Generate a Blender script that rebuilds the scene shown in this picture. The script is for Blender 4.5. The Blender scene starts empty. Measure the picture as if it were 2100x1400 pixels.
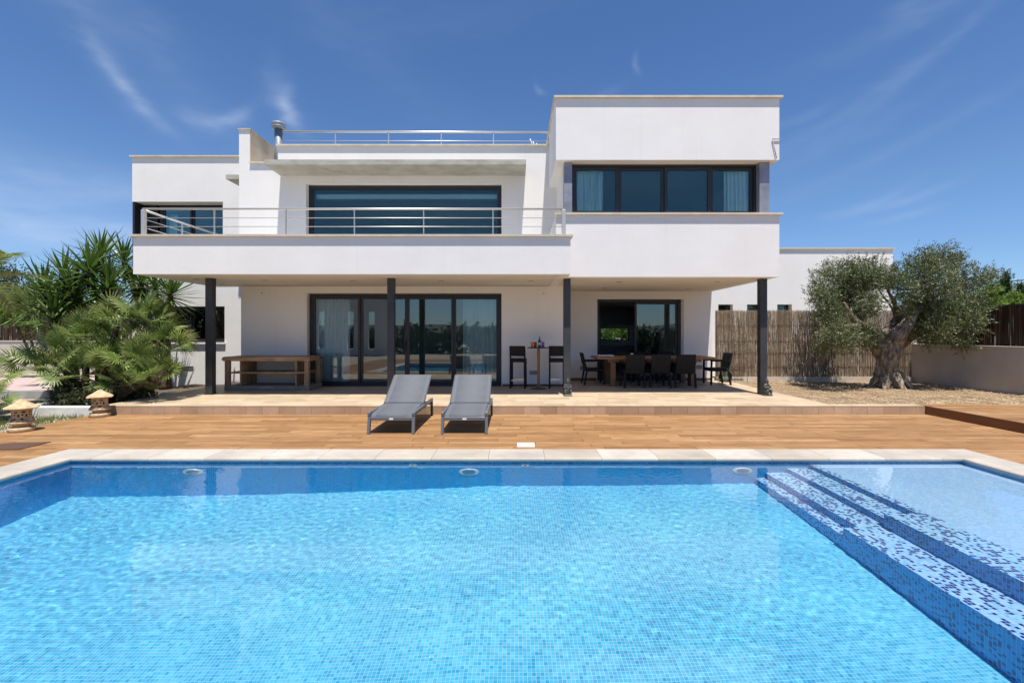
import bpy, bmesh, math, random
import numpy as np
from mathutils import Vector, Matrix, noise

R = math.radians
random.seed(7)
rng = np.random.default_rng(7)
SC = bpy.context.scene
COL = SC.collection

# ------------------------------------------------------------------ camera
F, YH, CX = 960.0, 684.0, 1055.0          # focal length, horizon row and vanishing column in photo pixels
cam = bpy.data.cameras.new('camera')
camo = bpy.data.objects.new('camera', cam)
COL.objects.link(camo)
SC.camera = camo
camo.location = (0, 0, 1.5)
camo.rotation_euler = (R(90), 0, 0)
cam.sensor_width = 36
cam.lens = F / 2100 * 36
cam.shift_x = -5 / 2100
cam.shift_y = -16 / 2100
cam.clip_start = 0.05
cam.clip_end = 6000

# ------------------------------------------------------------------ sun and sky
SUN = Vector((0.06, -0.285, 1.0)).normalized()
sl = bpy.data.lights.new('sun', 'SUN')
slo = bpy.data.objects.new('sun', sl)
COL.objects.link(slo)
slo.location = (3, -12, 40)
sl.energy = 5.0
sl.angle = R(0.53)
sl.color = (1.0, 0.945, 0.86)
slo.rotation_euler = SUN.to_track_quat('Z', 'Y').to_euler()
sl.cycles.is_caustics_light = True

world = bpy.data.worlds.new('World')
SC.world = world
world.use_nodes = True
wt = world.node_tree
wn, wl = wt.nodes, wt.links


def wnode(tp, **kw):
    n = wn.new(tp)
    for k, v in kw.items():
        setattr(n, k, v)
    return n


def wmath(op, a, b=None, c=None):
    n = wnode('ShaderNodeMath', operation=op)
    for i, v in enumerate((a, b, c)):
        if v is None:
            continue
        if isinstance(v, (int, float)):
            n.inputs[i].default_value = v
        else:
            wl.new(v, n.inputs[i])
    return n.outputs[0]


bg = wn['Background']
sky = wnode('ShaderNodeTexSky', sky_type='NISHITA', sun_disc=False)
sky.sun_elevation = math.asin(SUN.z)
sky.sun_rotation = math.atan2(SUN.x, SUN.y)
sky.altitude = 0
sky.air_density = 1.0
sky.dust_density = 0.05
sky.ozone_density = 4.0
hs = wnode('ShaderNodeHueSaturation')
hs.inputs['Saturation'].default_value = 1.16
hs.inputs['Value'].default_value = 0.92
hs.inputs['Hue'].default_value = 0.506
wl.new(sky.outputs[0], hs.inputs['Color'])
tc = wnode('ShaderNodeTexCoord')
sep = wnode('ShaderNodeSeparateXYZ')
wl.new(tc.outputs['Generated'], sep.inputs[0])
dx, dy, dz = sep.outputs
az = wmath('ARCTAN2', dx, dy)
el = wmath('ARCSINE', dz)


def px_dir(px, py):
    v = Vector(((px - CX) / F, 1, (YH - py) / F)).normalized()
    return math.atan2(v.x, v.y), math.asin(v.z)


cmb = wnode('ShaderNodeCombineXYZ')
wl.new(az, cmb.inputs[0])
wl.new(el, cmb.inputs[1])
nz = wnode('ShaderNodeTexNoise')
nz.inputs['Scale'].default_value = 9.0
nz.inputs['Detail'].default_value = 7
nz.inputs['Roughness'].default_value = 0.62
nz.inputs['Distortion'].default_value = 1.1
mp = wnode('ShaderNodeMapping')
mp.inputs['Rotation'].default_value = (0, 0, R(-28))
mp.inputs['Scale'].default_value = (0.8, 2.6, 1)
wl.new(cmb.outputs[0], mp.inputs[0])
wl.new(mp.outputs[0], nz.inputs['Vector'])
streak = nz.outputs['Fac']
# wisps of cirrus: centre, half length, half width, tilt
wisps = [(262, 185, .060, .010, -45, .42), (235, 150, .10, .022, -52, .16), (435, 255, .040, .013, 5, .42), (485, 240, .030, .010, 30, .32), (590, 228, .030, .014, -70, .62), (570, 200, .045, .022, -60, .22),
         (1303, 132, .016, .006, -75, .22), (1105, 186, .014, .006, -40, .18), (1250, 190, .03, .008, 10, .10),
         (70, 365, .20, .022, -3, .24), (40, 400, .16, .026, 5, .22), (60, 450, .22, .030, -6, .34), (10, 490, .10, .02, 0, .30), (150, 470, .2, .02, 3, .2), (200, 350, .2, .02, -5, .10),
         (1900, 25, .14, .02, 15, .13), (1855, 18, .03, .012, 0, .12), (1770, 425, .05, .008, 15, .26), (1870, 408, .05, .008, 12, .22), (1850, 446, .05, .006, 8, .18),
         (1740, 225, .17, .012, 24, .12), (1700, 300, .16, .02, 15, .08), (1850, 170, .14, .010, 32, .10), (1640, 245, .05, .008, 12, .14), (1850, 300, .2, .012, 20, .08),
         (760, 120, .30, .05, -30, .05), (900, 40, .3, .04, 8, .05), (180, 20, .14, .03, -8, .08), (330, 130, .22, .04, -45, .08)]
tot = None
for (px, py, L, W, ang, s) in wisps:
    a0, e0 = px_dir(px, py)
    ca, sa = math.cos(R(ang)), math.sin(R(ang))
    da = wmath('SUBTRACT', az, a0)
    de = wmath('SUBTRACT', el, e0)
    u = wmath('ADD', wmath('MULTIPLY', da, ca / L), wmath('MULTIPLY', de, sa / L))
    v = wmath('ADD', wmath('MULTIPLY', da, -sa / W), wmath('MULTIPLY', de, ca / W))
    # bend and feather the wisp
    v = wmath('ADD', v, wmath('MULTIPLY', wmath('SUBTRACT', streak, 0.5), 2.2))
    v = wmath('ADD', v, wmath('MULTIPLY', wmath('MULTIPLY', u, u), -0.5))
    g = wmath('EXPONENT', wmath('MULTIPLY', wmath('ADD', wmath('MULTIPLY', u, u), wmath('MULTIPLY', v, v)), -1.0))
    g = wmath('MULTIPLY', g, s)
    tot = g if tot is None else wmath('ADD', tot, g)
n2 = wnode('ShaderNodeTexNoise')
n2.inputs['Scale'].default_value = 30
n2.inputs['Detail'].default_value = 6
mp2 = wnode('ShaderNodeMapping')
mp2.inputs['Rotation'].default_value = (0, 0, R(-35))
mp2.inputs['Scale'].default_value = (0.5, 1.7, 1)
wl.new(cmb.outputs[0], mp2.inputs[0])
wl.new(mp2.outputs[0], n2.inputs['Vector'])
tot = wmath('MULTIPLY', tot, wmath('ADD', wmath('MULTIPLY', n2.outputs['Fac'], 1.5), 0.1))
tot = wmath('MINIMUM', wmath('MULTIPLY', tot, 0.5), 0.8)
mixc = wnode('ShaderNodeMix', data_type='RGBA')
wl.new(tot, mixc.inputs[0])
# clear dry air: the band just above the horizon stays blue all round
hz = wmath('MAXIMUM', wmath('SUBTRACT', 1.0, wmath('MULTIPLY', wmath('ABSOLUTE', el), 4.0)), 0.0)
hmix = wnode('ShaderNodeMix', data_type='RGBA', blend_type='MULTIPLY')
wl.new(hz, hmix.inputs[0])
wl.new(hs.outputs[0], hmix.inputs[6])
hmix.inputs[7].default_value = (.60, .76, 1.02, 1)
wl.new(hmix.outputs[2], mixc.inputs[6])
mixc.inputs[7].default_value = (5.0, 5.7, 7.0, 1)
wl.new(mixc.outputs[2], bg.inputs[0])
bg.inputs[1].default_value = 0.10

SC.view_settings.view_transform = 'Standard'
SC.view_settings.look = 'None'
SC.view_settings.exposure = 0.52
SC.view_settings.gamma = 1
SC.view_settings.use_curve_mapping = False
SC.render.engine = 'CYCLES'
SC.cycles.use_denoising = True
SC.cycles.max_bounces = 12
SC.cycles.diffuse_bounces = 5
SC.cycles.transparent_max_bounces = 16
SC.cycles.caustics_refractive = True
SC.cycles.caustics_reflective = False
SC.cycles.sample_clamp_indirect = 6

# ------------------------------------------------------------------ helpers
LOC = {}


def PX(px, Y):
    return (px - CX) * Y / F


def PZ(py, Y):
    return 1.5 + (YH - py) * Y / F


def P(px, py, Y):
    return Vector((PX(px, Y), Y, PZ(py, Y)))


def tag(o, label=None, cat=None, group=None, kind=None):
    if label:
        o['label'] = label
    if cat:
        o['category'] = cat
    if group:
        o['group'] = group
    if kind:
        o['kind'] = kind
    return o


def empty(name, loc=(0, 0, 0), parent=None):
    o = bpy.data.objects.new(name, None)
    COL.objects.link(o)
    o.empty_display_size = 0.1
    o.location = loc
    if parent is not None:
        o.parent = parent
        o.location = Vector(loc) - LOC[parent.name]
    LOC[o.name] = Vector(loc)
    return o


class MB:
    def __init__(s):
        s.v, s.f, s.m, s.sm = [], [], [], []

    def face(s, idx, mi=0, smooth=False):
        s.f.append(tuple(idx))
        s.m.append(mi)
        s.sm.append(smooth)

    def box(s, x0, x1, y0, y1, z0, z1, mi=0):
        b = len(s.v)
        s.v += [(x, y, z) for z in (z0, z1) for y in (y0, y1) for x in (x0, x1)]
        for q in ((0, 2, 3, 1), (4, 5, 7, 6), (0, 1, 5, 4), (2, 6, 7, 3), (0, 4, 6, 2), (1, 3, 7, 5)):
            s.face([b + i for i in q], mi)
        return s

    def bbox(s, x0, x1, y0, y1, z0, z1, r=0.006, mi=0):
        """box with chamfered edges"""
        bm = bmesh.new()
        bmesh.ops.create_cube(bm, size=1)
        for v in bm.verts:
            v.co = Vector((x0 + (v.co.x + .5) * (x1 - x0), y0 + (v.co.y + .5) * (y1 - y0), z0 + (v.co.z + .5) * (z1 - z0)))
        bmesh.ops.bevel(bm, geom=bm.edges[:], offset=r, segments=1, affect='EDGES')
        s.add_bm(bm, mi)
        return s

    def add_bm(s, bm, mi=0, smooth=False):
        b = len(s.v)
        bm.verts.index_update()
        s.v += [tuple(v.co) for v in bm.verts]
        for f in bm.faces:
            s.face([b + v.index for v in f.verts], mi, smooth)
        bm.free()

    def obox(s, p0, p1, w, h, up=(0, 0, 1), mi=0):
        """bar of w x h section from p0 to p1"""
        p0, p1 = Vector(p0), Vector(p1)
        d = (p1 - p0).normalized()
        u = Vector(up)
        if abs(d.dot(u)) > .95:
            u = Vector((0, 1, 0))
        a = d.cross(u).normalized()
        u = a.cross(d).normalized()
        b = len(s.v)
        for p in (p0, p1):
            for (i, j) in ((-1, -1), (1, -1), (1, 1), (-1, 1)):
                s.v.append(tuple(p + a * (i * w / 2) + u * (j * h / 2)))
        for q in ((0, 3, 2, 1), (4, 5, 6, 7), (0, 1, 5, 4), (1, 2, 6, 5), (2, 3, 7, 6), (3, 0, 4, 7)):
            s.face([b + i for i in q], mi)
        return s

    def tube(s, pts, rad, n=10, mi=0, caps=True, smooth=True, disp=None):
        pts = [Vector(p) for p in pts]
        rs = rad if isinstance(rad, (list, tuple)) else [rad] * len(pts)
        b = len(s.v)
        ref = Vector((0.31, 0.9, 0.2)).normalized()
        for i, p in enumerate(pts):
            d = (pts[min(i + 1, len(pts) - 1)] - pts[max(i - 1, 0)]).normalized()
            if abs(d.dot(ref)) > .97:
                ref = Vector((1, 0.1, 0)).normalized()
            a = (ref - d * ref.dot(d)).normalized()
            c = d.cross(a)
            for k in range(n):
                t = 2 * math.pi * k / n
                r = rs[i]
                if disp:
                    r *= disp(i, t, p)
                s.v.append(tuple(p + (a * math.cos(t) + c * math.sin(t)) * r))
        for i in range(len(pts) - 1):
            for k in range(n):
                k2 = (k + 1) % n
                s.face((b + i * n + k, b + i * n + k2, b + (i + 1) * n + k2, b + (i + 1) * n + k), mi, smooth)
        if caps:
            s.face([b + k for k in range(n)][::-1], mi)
            s.face([b + (len(pts) - 1) * n + k for k in range(n)], mi)
        return s

    def lathe(s, c, prof, n=20, mi=0, smooth=True):
        """profile of (radius, height) turned about the vertical through c"""
        c = Vector(c)
        b = len(s.v)
        for (r, h) in prof:
            for k in range(n):
                t = 2 * math.pi * k / n
                s.v.append((c.x + r * math.cos(t), c.y + r * math.sin(t), c.z + h))
        for i in range(len(prof) - 1):
            for k in range(n):
                k2 = (k + 1) % n
                s.face((b + i * n + k, b + i * n + k2, b + (i + 1) * n + k2, b + (i + 1) * n + k), mi, smooth)
        s.face([b + k for k in range(n)][::-1], mi)
        s.face([b + (len(prof) - 1) * n + k for k in range(n)], mi)
        return s

    def mesh(s, name, mats, origin=(0, 0, 0)):
        me = bpy.data.meshes.new(name)
        o = Vector(origin)
        me.from_pydata([tuple(Vector(v) - o) for v in s.v], [], s.f)
        for m in (mats if isinstance(mats, (list, tuple)) else [mats]):
            me.materials.append(m)
        me.polygons.foreach_set('material_index', s.m)
        me.polygons.foreach_set('use_smooth', s.sm)
        me.update()
        return me

    def build(s, name, mats, parent=None, origin=None):
        if origin is None:
            origin = LOC[parent.name] if parent is not None else Vector((0, 0, 0))
        origin = Vector(origin)
        me = s.mesh(name, mats, origin)
        o = bpy.data.objects.new(name, me)
        COL.objects.link(o)
        if parent is not None:
            o.parent = parent
            o.location = origin - LOC[parent.name]
        else:
            o.location = origin
        LOC[o.name] = origin
        return o


def copy_tree(o, parent=None):
    c = o.copy()
    COL.objects.link(c)
    if parent is not None:
        c.parent = parent
    for ch in list(o.children):
        copy_tree(ch, c)
    return c


# ------------------------------------------------------------------ materials
def nodes_of(name):
    m = bpy.data.materials.new(name)
    m.use_nodes = True
    return m, m.node_tree.nodes, m.node_tree.links, m.node_tree.nodes['Principled BSDF']


def ramp(n, l, fac, stops):
    r = n.new('ShaderNodeValToRGB')
    while len(r.color_ramp.elements) < len(stops):
        r.color_ramp.elements.new(0.5)
    for e, (p, c) in zip(r.color_ramp.elements, stops):
        e.position = p
        e.color = (*c, 1)
    l.new(fac, r.inputs[0])
    return r.outputs[0]


def coords(n, l, scale=(1, 1, 1), kind='Object', rand=False):
    t = n.new('ShaderNodeTexCoord')
    m = n.new('ShaderNodeMapping')
    m.inputs['Scale'].default_value = scale
    src = t.outputs[kind]
    if rand:
        oi = n.new('ShaderNodeObjectInfo')
        mu = n.new('ShaderNodeMath')
        mu.operation = 'MULTIPLY'
        mu.inputs[1].default_value = 37.0
        l.new(oi.outputs['Random'], mu.inputs[0])
        ad = n.new('ShaderNodeVectorMath')
        ad.operation = 'ADD'
        l.new(src, ad.inputs[0])
        l.new(mu.outputs[0], ad.inputs[1])
        src = ad.outputs[0]
    l.new(src, m.inputs[0])
    return m.outputs[0]


def tnoise(n, l, vec, scale, detail=4, rough=.55, dist=0):
    t = n.new('ShaderNodeTexNoise')
    t.inputs['Scale'].default_value = scale
    t.inputs['Detail'].default_value = detail
    t.inputs['Roughness'].default_value = rough
    t.inputs['Distortion'].default_value = dist
    l.new(vec, t.inputs['Vector'])
    return t.outputs['Fac']


def add_bump(n, l, p, h, strength=.3, dist=.01):
    b = n.new('ShaderNodeBump')
    b.inputs['Strength'].default_value = strength
    b.inputs['Distance'].default_value = dist
    l.new(h, b.inputs['Height'])
    l.new(b.outputs[0], p.inputs['Normal'])


def mat(name, c1, c2=None, scale=6, stretch=(1, 1, 1), rough=.6, metal=0, bump=0, bscale=40, bdist=.01, spec=.5, lo=.35, hi=.65, detail=5, rand=False):
    m, n, l, p = nodes_of(name)
    p.inputs['Roughness'].default_value = rough
    p.inputs['Metallic'].default_value = metal
    p.inputs['Specular IOR Level'].default_value = spec
    v = coords(n, l, stretch, rand=rand)
    if c2 is None:
        p.inputs['Base Color'].default_value = (*c1, 1)
    else:
        l.new(ramp(n, l, tnoise(n, l, v, scale, detail), [(lo, c1), (hi, c2)]), p.inputs['Base Color'])
    if bump:
        add_bump(n, l, p, tnoise(n, l, v, bscale, 5), bump, bdist)
    return m


def mix_rgb(n, l, a, b, fac, mode='MIX'):
    x = n.new('ShaderNodeMix')
    x.data_type = 'RGBA'
    x.blend_type = mode
    for sock, val in ((x.inputs[0], fac), (x.inputs[6], a), (x.inputs[7], b)):
        if isinstance(val, (int, float)):
            sock.default_value = val
        elif isinstance(val, tuple):
            sock.default_value = (*val, 1)
        else:
            l.new(val, sock)
    return x.outputs[2]


def piece_mat(name, stops, grain=(1.2, 16, 16), gscale=6, gcol=(.35, .2, .1), gfac=.5, rough=.6, bump=.15, spec=.4):
    """plank / tile material: each object its own tone, grain along x"""
    m, n, l, p = nodes_of(name)
    oi = n.new('ShaderNodeObjectInfo')
    base = ramp(n, l, oi.outputs['Random'], stops)
    v = coords(n, l, grain, rand=True)
    g = tnoise(n, l, v, gscale, 6, .6, .6)
    gm = ramp(n, l, g, [(.38, (0, 0, 0)), (.70, (1, 1, 1))])
    mu = n.new('ShaderNodeMath')
    mu.operation = 'MULTIPLY'
    mu.inputs[1].default_value = gfac
    l.new(gm, mu.inputs[0])
    c = mix_rgb(n, l, base, gcol, mu.outputs[0])
    v2 = coords(n, l, (1, 1, 1), rand=True)
    big = ramp(n, l, tnoise(n, l, v2, 1.6, 3), [(.3, (.82, .82, .82)), (.7, (1.12, 1.12, 1.12))])
    c = mix_rgb(n, l, c, big, 1.0, 'MULTIPLY')
    l.new(c, p.inputs['Base Color'])
    p.inputs['Roughness'].default_value = rough
    p.inputs['Specular IOR Level'].default_value = spec
    add_bump(n, l, p, g, bump, .004)
    return m


def glass_mat(name, tint, ior=1.75, refl=(1, 1, 1)):
    m = bpy.data.materials.new(name)
    m.use_nodes = True
    n, l = m.node_tree.nodes, m.node_tree.links
    n.remove(n['Principled BSDF'])
    tr = n.new('ShaderNodeBsdfTransparent')
    tr.inputs[0].default_value = (*tint, 1)
    gl = n.new('ShaderNodeBsdfGlossy')
    gl.inputs['Color'].default_value = (*refl, 1)
    gl.inputs['Roughness'].default_value = 0.0
    fr = n.new('ShaderNodeFresnel')
    fr.inputs[0].default_value = ior
    mx = n.new('ShaderNodeMixShader')
    l.new(fr.outputs[0], mx.inputs[0])
    l.new(tr.outputs[0], mx.inputs[1])
    l.new(gl.outputs[0], mx.inputs[2])
    l.new(mx.outputs[0], n['Material Output'].inputs[0])
    return m


def leaf_mat(name, stops, trans=.25, rough=.5, spec=.4):
    m, n, l, p = nodes_of(name)
    a = n.new('ShaderNodeAttribute')
    a.attribute_name = 'tone'
    c = ramp(n, l, a.outputs['Fac'], stops)
    l.new(c, p.inputs['Base Color'])
    p.inputs['Roughness'].default_value = rough
    p.inputs['Specular IOR Level'].default_value = spec
    t = n.new('ShaderNodeBsdfTranslucent')
    l.new(c, t.inputs[0])
    mx = n.new('ShaderNodeMixShader')
    mx.inputs[0].default_value = trans
    l.new(p.outputs[0], mx.inputs[1])
    l.new(t.outputs[0], mx.inputs[2])
    l.new(mx.outputs[0], n['Material Output'].inputs[0])
    return m


def mosaic_mat(name, stops, grout, axes, bigvar=.25):
    """25 mm glass mosaic; axes = which object coordinates run along the surface"""
    m, n, l, p = nodes_of(name)
    t = n.new('ShaderNodeTexCoord')
    s = n.new('ShaderNodeSeparateXYZ')
    l.new(t.outputs['Object'], s.inputs[0])
    c = n.new('ShaderNodeCombineXYZ')
    fr = []
    for i, ax in enumerate(axes):
        d = n.new('ShaderNodeMath')
        d.operation = 'DIVIDE'
        l.new(s.outputs[ax], d.inputs[0])
        d.inputs[1].default_value = 0.0265
        fl = n.new('ShaderNodeMath')
        fl.operation = 'FLOOR'
        l.new(d.outputs[0], fl.inputs[0])
        l.new(fl.outputs[0], c.inputs[i])
        f = n.new('ShaderNodeMath')
        f.operation = 'FRACT'
        l.new(d.outputs[0], f.inputs[0])
        g = n.new('ShaderNodeMath')
        g.operation = 'LESS_THAN'
        l.new(f.outputs[0], g.inputs[0])
        g.inputs[1].default_value = 0.12
        fr.append(g.outputs[0])
    w = n.new('ShaderNodeTexWhiteNoise')
    w.noise_dimensions = '3D'
    l.new(c.outputs[0], w.inputs['Vector'])
    col = ramp(n, l, w.outputs['Value'], stops)
    mxm = n.new('ShaderNodeMath')
    mxm.operation = 'MAXIMUM'
    l.new(fr[0], mxm.inputs[0])
    l.new(fr[1], mxm.inputs[1])
    v2 = coords(n, l, (1, 1, 1))
    big = ramp(n, l, tnoise(n, l, v2, 1.3, 4), [(.3, (1 - bigvar, 1 - bigvar * .7, 1 - bigvar * .4)), (.7, (1 + bigvar, 1 + bigvar * .6, 1 + bigvar * .3))])
    col = mix_rgb(n, l, col, big, 1.0, 'MULTIPLY')
    l.new(mix_rgb(n, l, col, grout, mxm.outputs[0]), p.inputs['Base Color'])
    p.inputs['Roughness'].default_value = .25
    return m


M = {}
def plaster(name, c1, c2):
    m, n, l, p = nodes_of(name)
    p.inputs['Roughness'].default_value = .88
    p.inputs['Specular IOR Level'].default_value = .2
    v = coords(n, l)
    c = ramp(n, l, tnoise(n, l, v, 1.3, 6), [(.32, c1), (.68, c2)])
    # thin weather streaks running down the wall
    vs_ = coords(n, l, (5.5, 5.5, .22))
    st_ = ramp(n, l, tnoise(n, l, vs_, 1.4, 6, .6), [(.56, (1, 1, 1)), (.80, (.955, .948, .935))])
    l.new(mix_rgb(n, l, c, st_, 1.0, 'MULTIPLY'), p.inputs['Base Color'])
    big = tnoise(n, l, coords(n, l, (1, 1, 1.5)), 3.2, 3)
    fine = tnoise(n, l, v, 26, 4)
    b1 = n.new('ShaderNodeBump')
    b1.inputs['Strength'].default_value = .13
    b1.inputs['Distance'].default_value = .02
    l.new(big, b1.inputs['Height'])
    b2 = n.new('ShaderNodeBump')
    b2.inputs['Strength'].default_value = .12
    b2.inputs['Distance'].default_value = .006
    l.new(fine, b2.inputs['Height'])
    l.new(b1.outputs[0], b2.inputs['Normal'])
    l.new(b2.outputs[0], p.inputs['Normal'])
    return m


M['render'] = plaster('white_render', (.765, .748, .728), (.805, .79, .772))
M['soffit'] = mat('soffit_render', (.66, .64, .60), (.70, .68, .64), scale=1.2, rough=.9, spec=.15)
M['tan_render'] = mat('bare_render', (.50, .40, .29), (.60, .49, .37), scale=2.5, rough=.95, bump=.3, bscale=30)
M['coping'] = mat('stone_coping', (.52, .46, .37), (.62, .56, .47), scale=5, rough=.7)
M['concrete'] = mat('raw_concrete', (.34, .33, .28), (.46, .45, .40), scale=3, stretch=(1, 1, 3), rough=.9, bump=.3, bscale=25)
M['black'] = mat('black_frame', (.018, .018, .022), rough=.42, spec=.5)
M['post'] = mat('dark_steel', (.030, .031, .036), (.046, .047, .053), scale=3, rough=.45)
M['column'] = mat('weathered_steel_cladding', (.20, .21, .25), (.30, .31, .36), scale=4, rough=.45, metal=.2)
M['steel'] = mat('brushed_steel', (.66, .62, .56), rough=.42, metal=.75)
M['zinc'] = mat('zinc_flue', (.16, .19, .23), (.24, .27, .32), scale=6, rough=.55, metal=.3)
M['interior'] = mat('interior_paint', (.42, .43, .44), rough=.9)
M['intfloor'] = mat('interior_floor', (.16, .12, .09), rough=.4)
M['dark'] = mat('dark_cabinet', (.03, .03, .035), rough=.4)
M['glass'] = glass_mat('clear_glass', (.84, .94, .95), 1.85)
M['solar'] = glass_mat('solar_glass', (.86, .98, .985), 1.55, (.72, 1.0, .98))
M['curtain'] = mat('white_curtain', (.88, .89, .89), (.92, .92, .92), scale=3, rough=.95, spec=.1)
M['plastic_white'] = mat('white_plastic', (.82, .82, .81), rough=.35)
M['grille'] = mat('grey_grille', (.16, .16, .17), rough=.5)
M['lamp'] = mat('downlight_rim', (.30, .28, .25), rough=.4, metal=.5)
M['board'] = piece_mat('wood_look_board', [(0, (.28, .146, .058)), (.25, (.355, .195, .083)), (.5, (.42, .245, .112)), (.75, (.32, .168, .068)), (1, (.46, .28, .135))], grain=(1.1, 22, 22), gscale=3.6, gcol=(.155, .068, .026), gfac=.75, rough=.55)
M['fascia'] = mat('brown_fascia', (.14, .055, .024), (.18, .075, .032), scale=3, stretch=(1, 1, 8), rough=.5)
M['deckbase'] = mat('deck_joint', (.20, .12, .06), rough=.9)
M['tile'] = piece_mat('terrace_tile', [(0, (.40, .305, .20)), (.4, (.46, .355, .24)), (.7, (.51, .40, .28)), (1, (.43, .33, .21))], grain=(1.5, 6, 6), gscale=3.5, gcol=(.58, .47, .33), gfac=.6, rough=.5, bump=.08)
M['riser'] = piece_mat('riser_tile', [(0, (.40, .265, .165)), (.5, (.46, .32, .21)), (1, (.53, .38, .265))], grain=(3, 3, 10), gscale=5, gcol=(.38, .24, .15), gfac=.55, rough=.55, bump=.1)
M['grout'] = mat('tile_grout', (.38, .30, .22), rough=.9)
M['stone'] = piece_mat('pool_coping_stone', [(0, (.41, .375, .33)), (.5, (.48, .445, .395)), (1, (.385, .34, .285))], grain=(2, 3, 3), gscale=4, gcol=(.36, .30, .235), gfac=.5, rough=.6, bump=.1)
BL = [(0, (.03, .35, .62)), (.12, (.06, .44, .70)), (.5, (.09, .50, .75)), (.85, (.14, .57, .79)), (1, (.05, .41, .67))]
M['mos_floor'] = mosaic_mat('light_blue_mosaic', BL, (.34, .64, .78), (0, 1))
WB = [(0, (.003, .28, .66)), (.3, (.004, .38, .78)), (.65, (.008, .46, .86)), (1, (.004, .33, .72))]
M['mos_wall_x'] = mosaic_mat('blue_wall_mosaic', WB, (.20, .45, .68), (0, 2), .15)
M['mos_wall_y'] = mosaic_mat('blue_wall_mosaic_side', WB, (.20, .45, .68), (1, 2), .15)
SP = [(0, (.008, .014, .17)), (.32, (.014, .022, .23)), (.33, (.17, .46, .78)), (.6, (.30, .58, .85)), (1, (.40, .66, .89))]
M['mos_step'] = mosaic_mat('speckled_step_mosaic', SP, (.45, .66, .84), (0, 1), .08)
SP2 = [(0, (.008, .02, .17)), (.305, (.012, .03, .22)), (.315, (.004, .25, .66)), (1, (.012, .33, .76))]
M['mos_riser'] = mosaic_mat('speckled_riser_mosaic', SP2, (.20, .48, .74), (1, 2), .08)
M['mos_end'] = mosaic_mat('speckled_end_mosaic', SP2, (.20, .48, .74), (0, 2), .08)
LB = [(0, (.26, .50, .80)), (.5, (.33, .56, .84)), (1, (.40, .62, .87))]
M['mos_beach'] = mosaic_mat('pale_shelf_mosaic', LB, (.52, .70, .88), (0, 1), .08)
M['band'] = mosaic_mat('waterline_mosaic', [(0, (.01, .06, .3)), (.2, (.015, .22, .56)), (.6, (.03, .32, .68)), (1, (.05, .38, .74))], (.16, .42, .68), (0, 2), .1)

mw, n_, l_, p_ = nodes_of('pool_water')
p_.inputs['Transmission Weight'].default_value = 1
p_.inputs['Roughness'].default_value = 0
p_.inputs['IOR'].default_value = 1.333
p_.inputs['Base Color'].default_value = (.93, .985, 1, 1)
M['water'] = mw

M['sling'] = mat('grey_mesh_sling', (.085, .093, .108), (.125, .134, .15), scale=160, rough=.75, bump=.3, bscale=260, bdist=.002)
M['alu'] = mat('grey_aluminium', (.125, .137, .158), rough=.45, metal=.1)
M['alu_dark'] = mat('dark_aluminium', (.05, .047, .046), rough=.5)
M['rattan'] = mat('black_rattan', (.004, .004, .005), (.010, .010, .012), scale=120, stretch=(1, 1, 2.2), rough=.6, spec=.25, bump=.6, bscale=140, bdist=.004)
M['teak'] = mat('teak', (.25, .115, .045), (.40, .20, .088), scale=5, stretch=(1, 9, 9), rough=.5, bump=.12, bscale=12)
M['teak_v'] = mat('teak_post', (.19, .085, .034), (.31, .15, .066), scale=5, stretch=(9, 9, 1), rough=.5)
M['oldwood'] = mat('weathered_timber', (.21, .125, .07), (.46, .30, .18), scale=3.5, stretch=(1, 7, 9), rough=.75, bump=.35, bscale=14, lo=.3, hi=.7)
M['oldwood_v'] = mat('weathered_timber_upright', (.18, .11, .06), (.40, .26, .16), scale=3.5, stretch=(8, 8, 1), rough=.75, bump=.35, bscale=14, lo=.3, hi=.7)
M['greywood'] = mat('grey_timber', (.15, .13, .11), (.27, .24, .20), scale=3, stretch=(1, 6, 8), rough=.8, bump=.3, bscale=14)
M['chrome'] = mat('polished_footrest', (.75, .74, .70), rough=.25, metal=.9)
M['cap'] = mat('pale_foot_cap', (.6, .6, .58), rough=.4)
M['sandstone'] = mat('carved_sandstone', (.38, .275, .15), (.58, .45, .28), scale=14, rough=.9, bump=.5, bscale=45, bdist=.01)
M['hole'] = mat('lantern_inside', (.09, .05, .025), rough=.9)
M['bronze'] = mat('dark_stone_figure', (.035, .036, .036), (.10, .10, .098), scale=30, rough=.38, bump=.3, bscale=60)
M['g_yellow'] = mat('amber_glass', (.75, .30, .01), rough=.08)
M['g_red'] = mat('red_glass', (.42, .012, .010), rough=.08)
M['g_purple'] = mat('violet_glass', (.26, .11, .36), rough=.08)
M['g_green'] = mat('green_bottle_glass', (.012, .055, .016), rough=.06)
M['paper'] = mat('paper_label', (.62, .62, .68), rough=.7)
M['demijohn'] = glass_mat('pale_green_glass', (.66, .80, .70), 1.6)
M['gravel'] = mat('gravel_ground', (.18, .12, .066), (.36, .26, .15), scale=22, rough=.95, bump=.9, bscale=55, bdist=.02, lo=.3, hi=.7)
M['pebble'] = mat('pebble_stone', (.17, .115, .065), (.46, .345, .215), scale=3, rough=.9, lo=.3, hi=.7)
M['soil'] = mat('dry_garden_soil', (.24, .19, .13), (.44, .38, .28), scale=7, rough=.95, bump=.6, bscale=30, bdist=.02)
M['bedsoil'] = mat('planting_soil', (.07, .05, .035), (.13, .095, .06), scale=9, rough=1, bump=.6, bscale=30)
M['kerb'] = mat('white_kerb', (.55, .54, .50), (.72, .71, .67), scale=5, rough=.85, bump=.2)
M['pink'] = mat('pink_paving', (.42, .29, .27), (.50, .37, .34), scale=6, rough=.85)
M['greykerb'] = mat('grey_kerb', (.26, .26, .25), (.36, .36, .34), scale=4, rough=.9)
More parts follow.
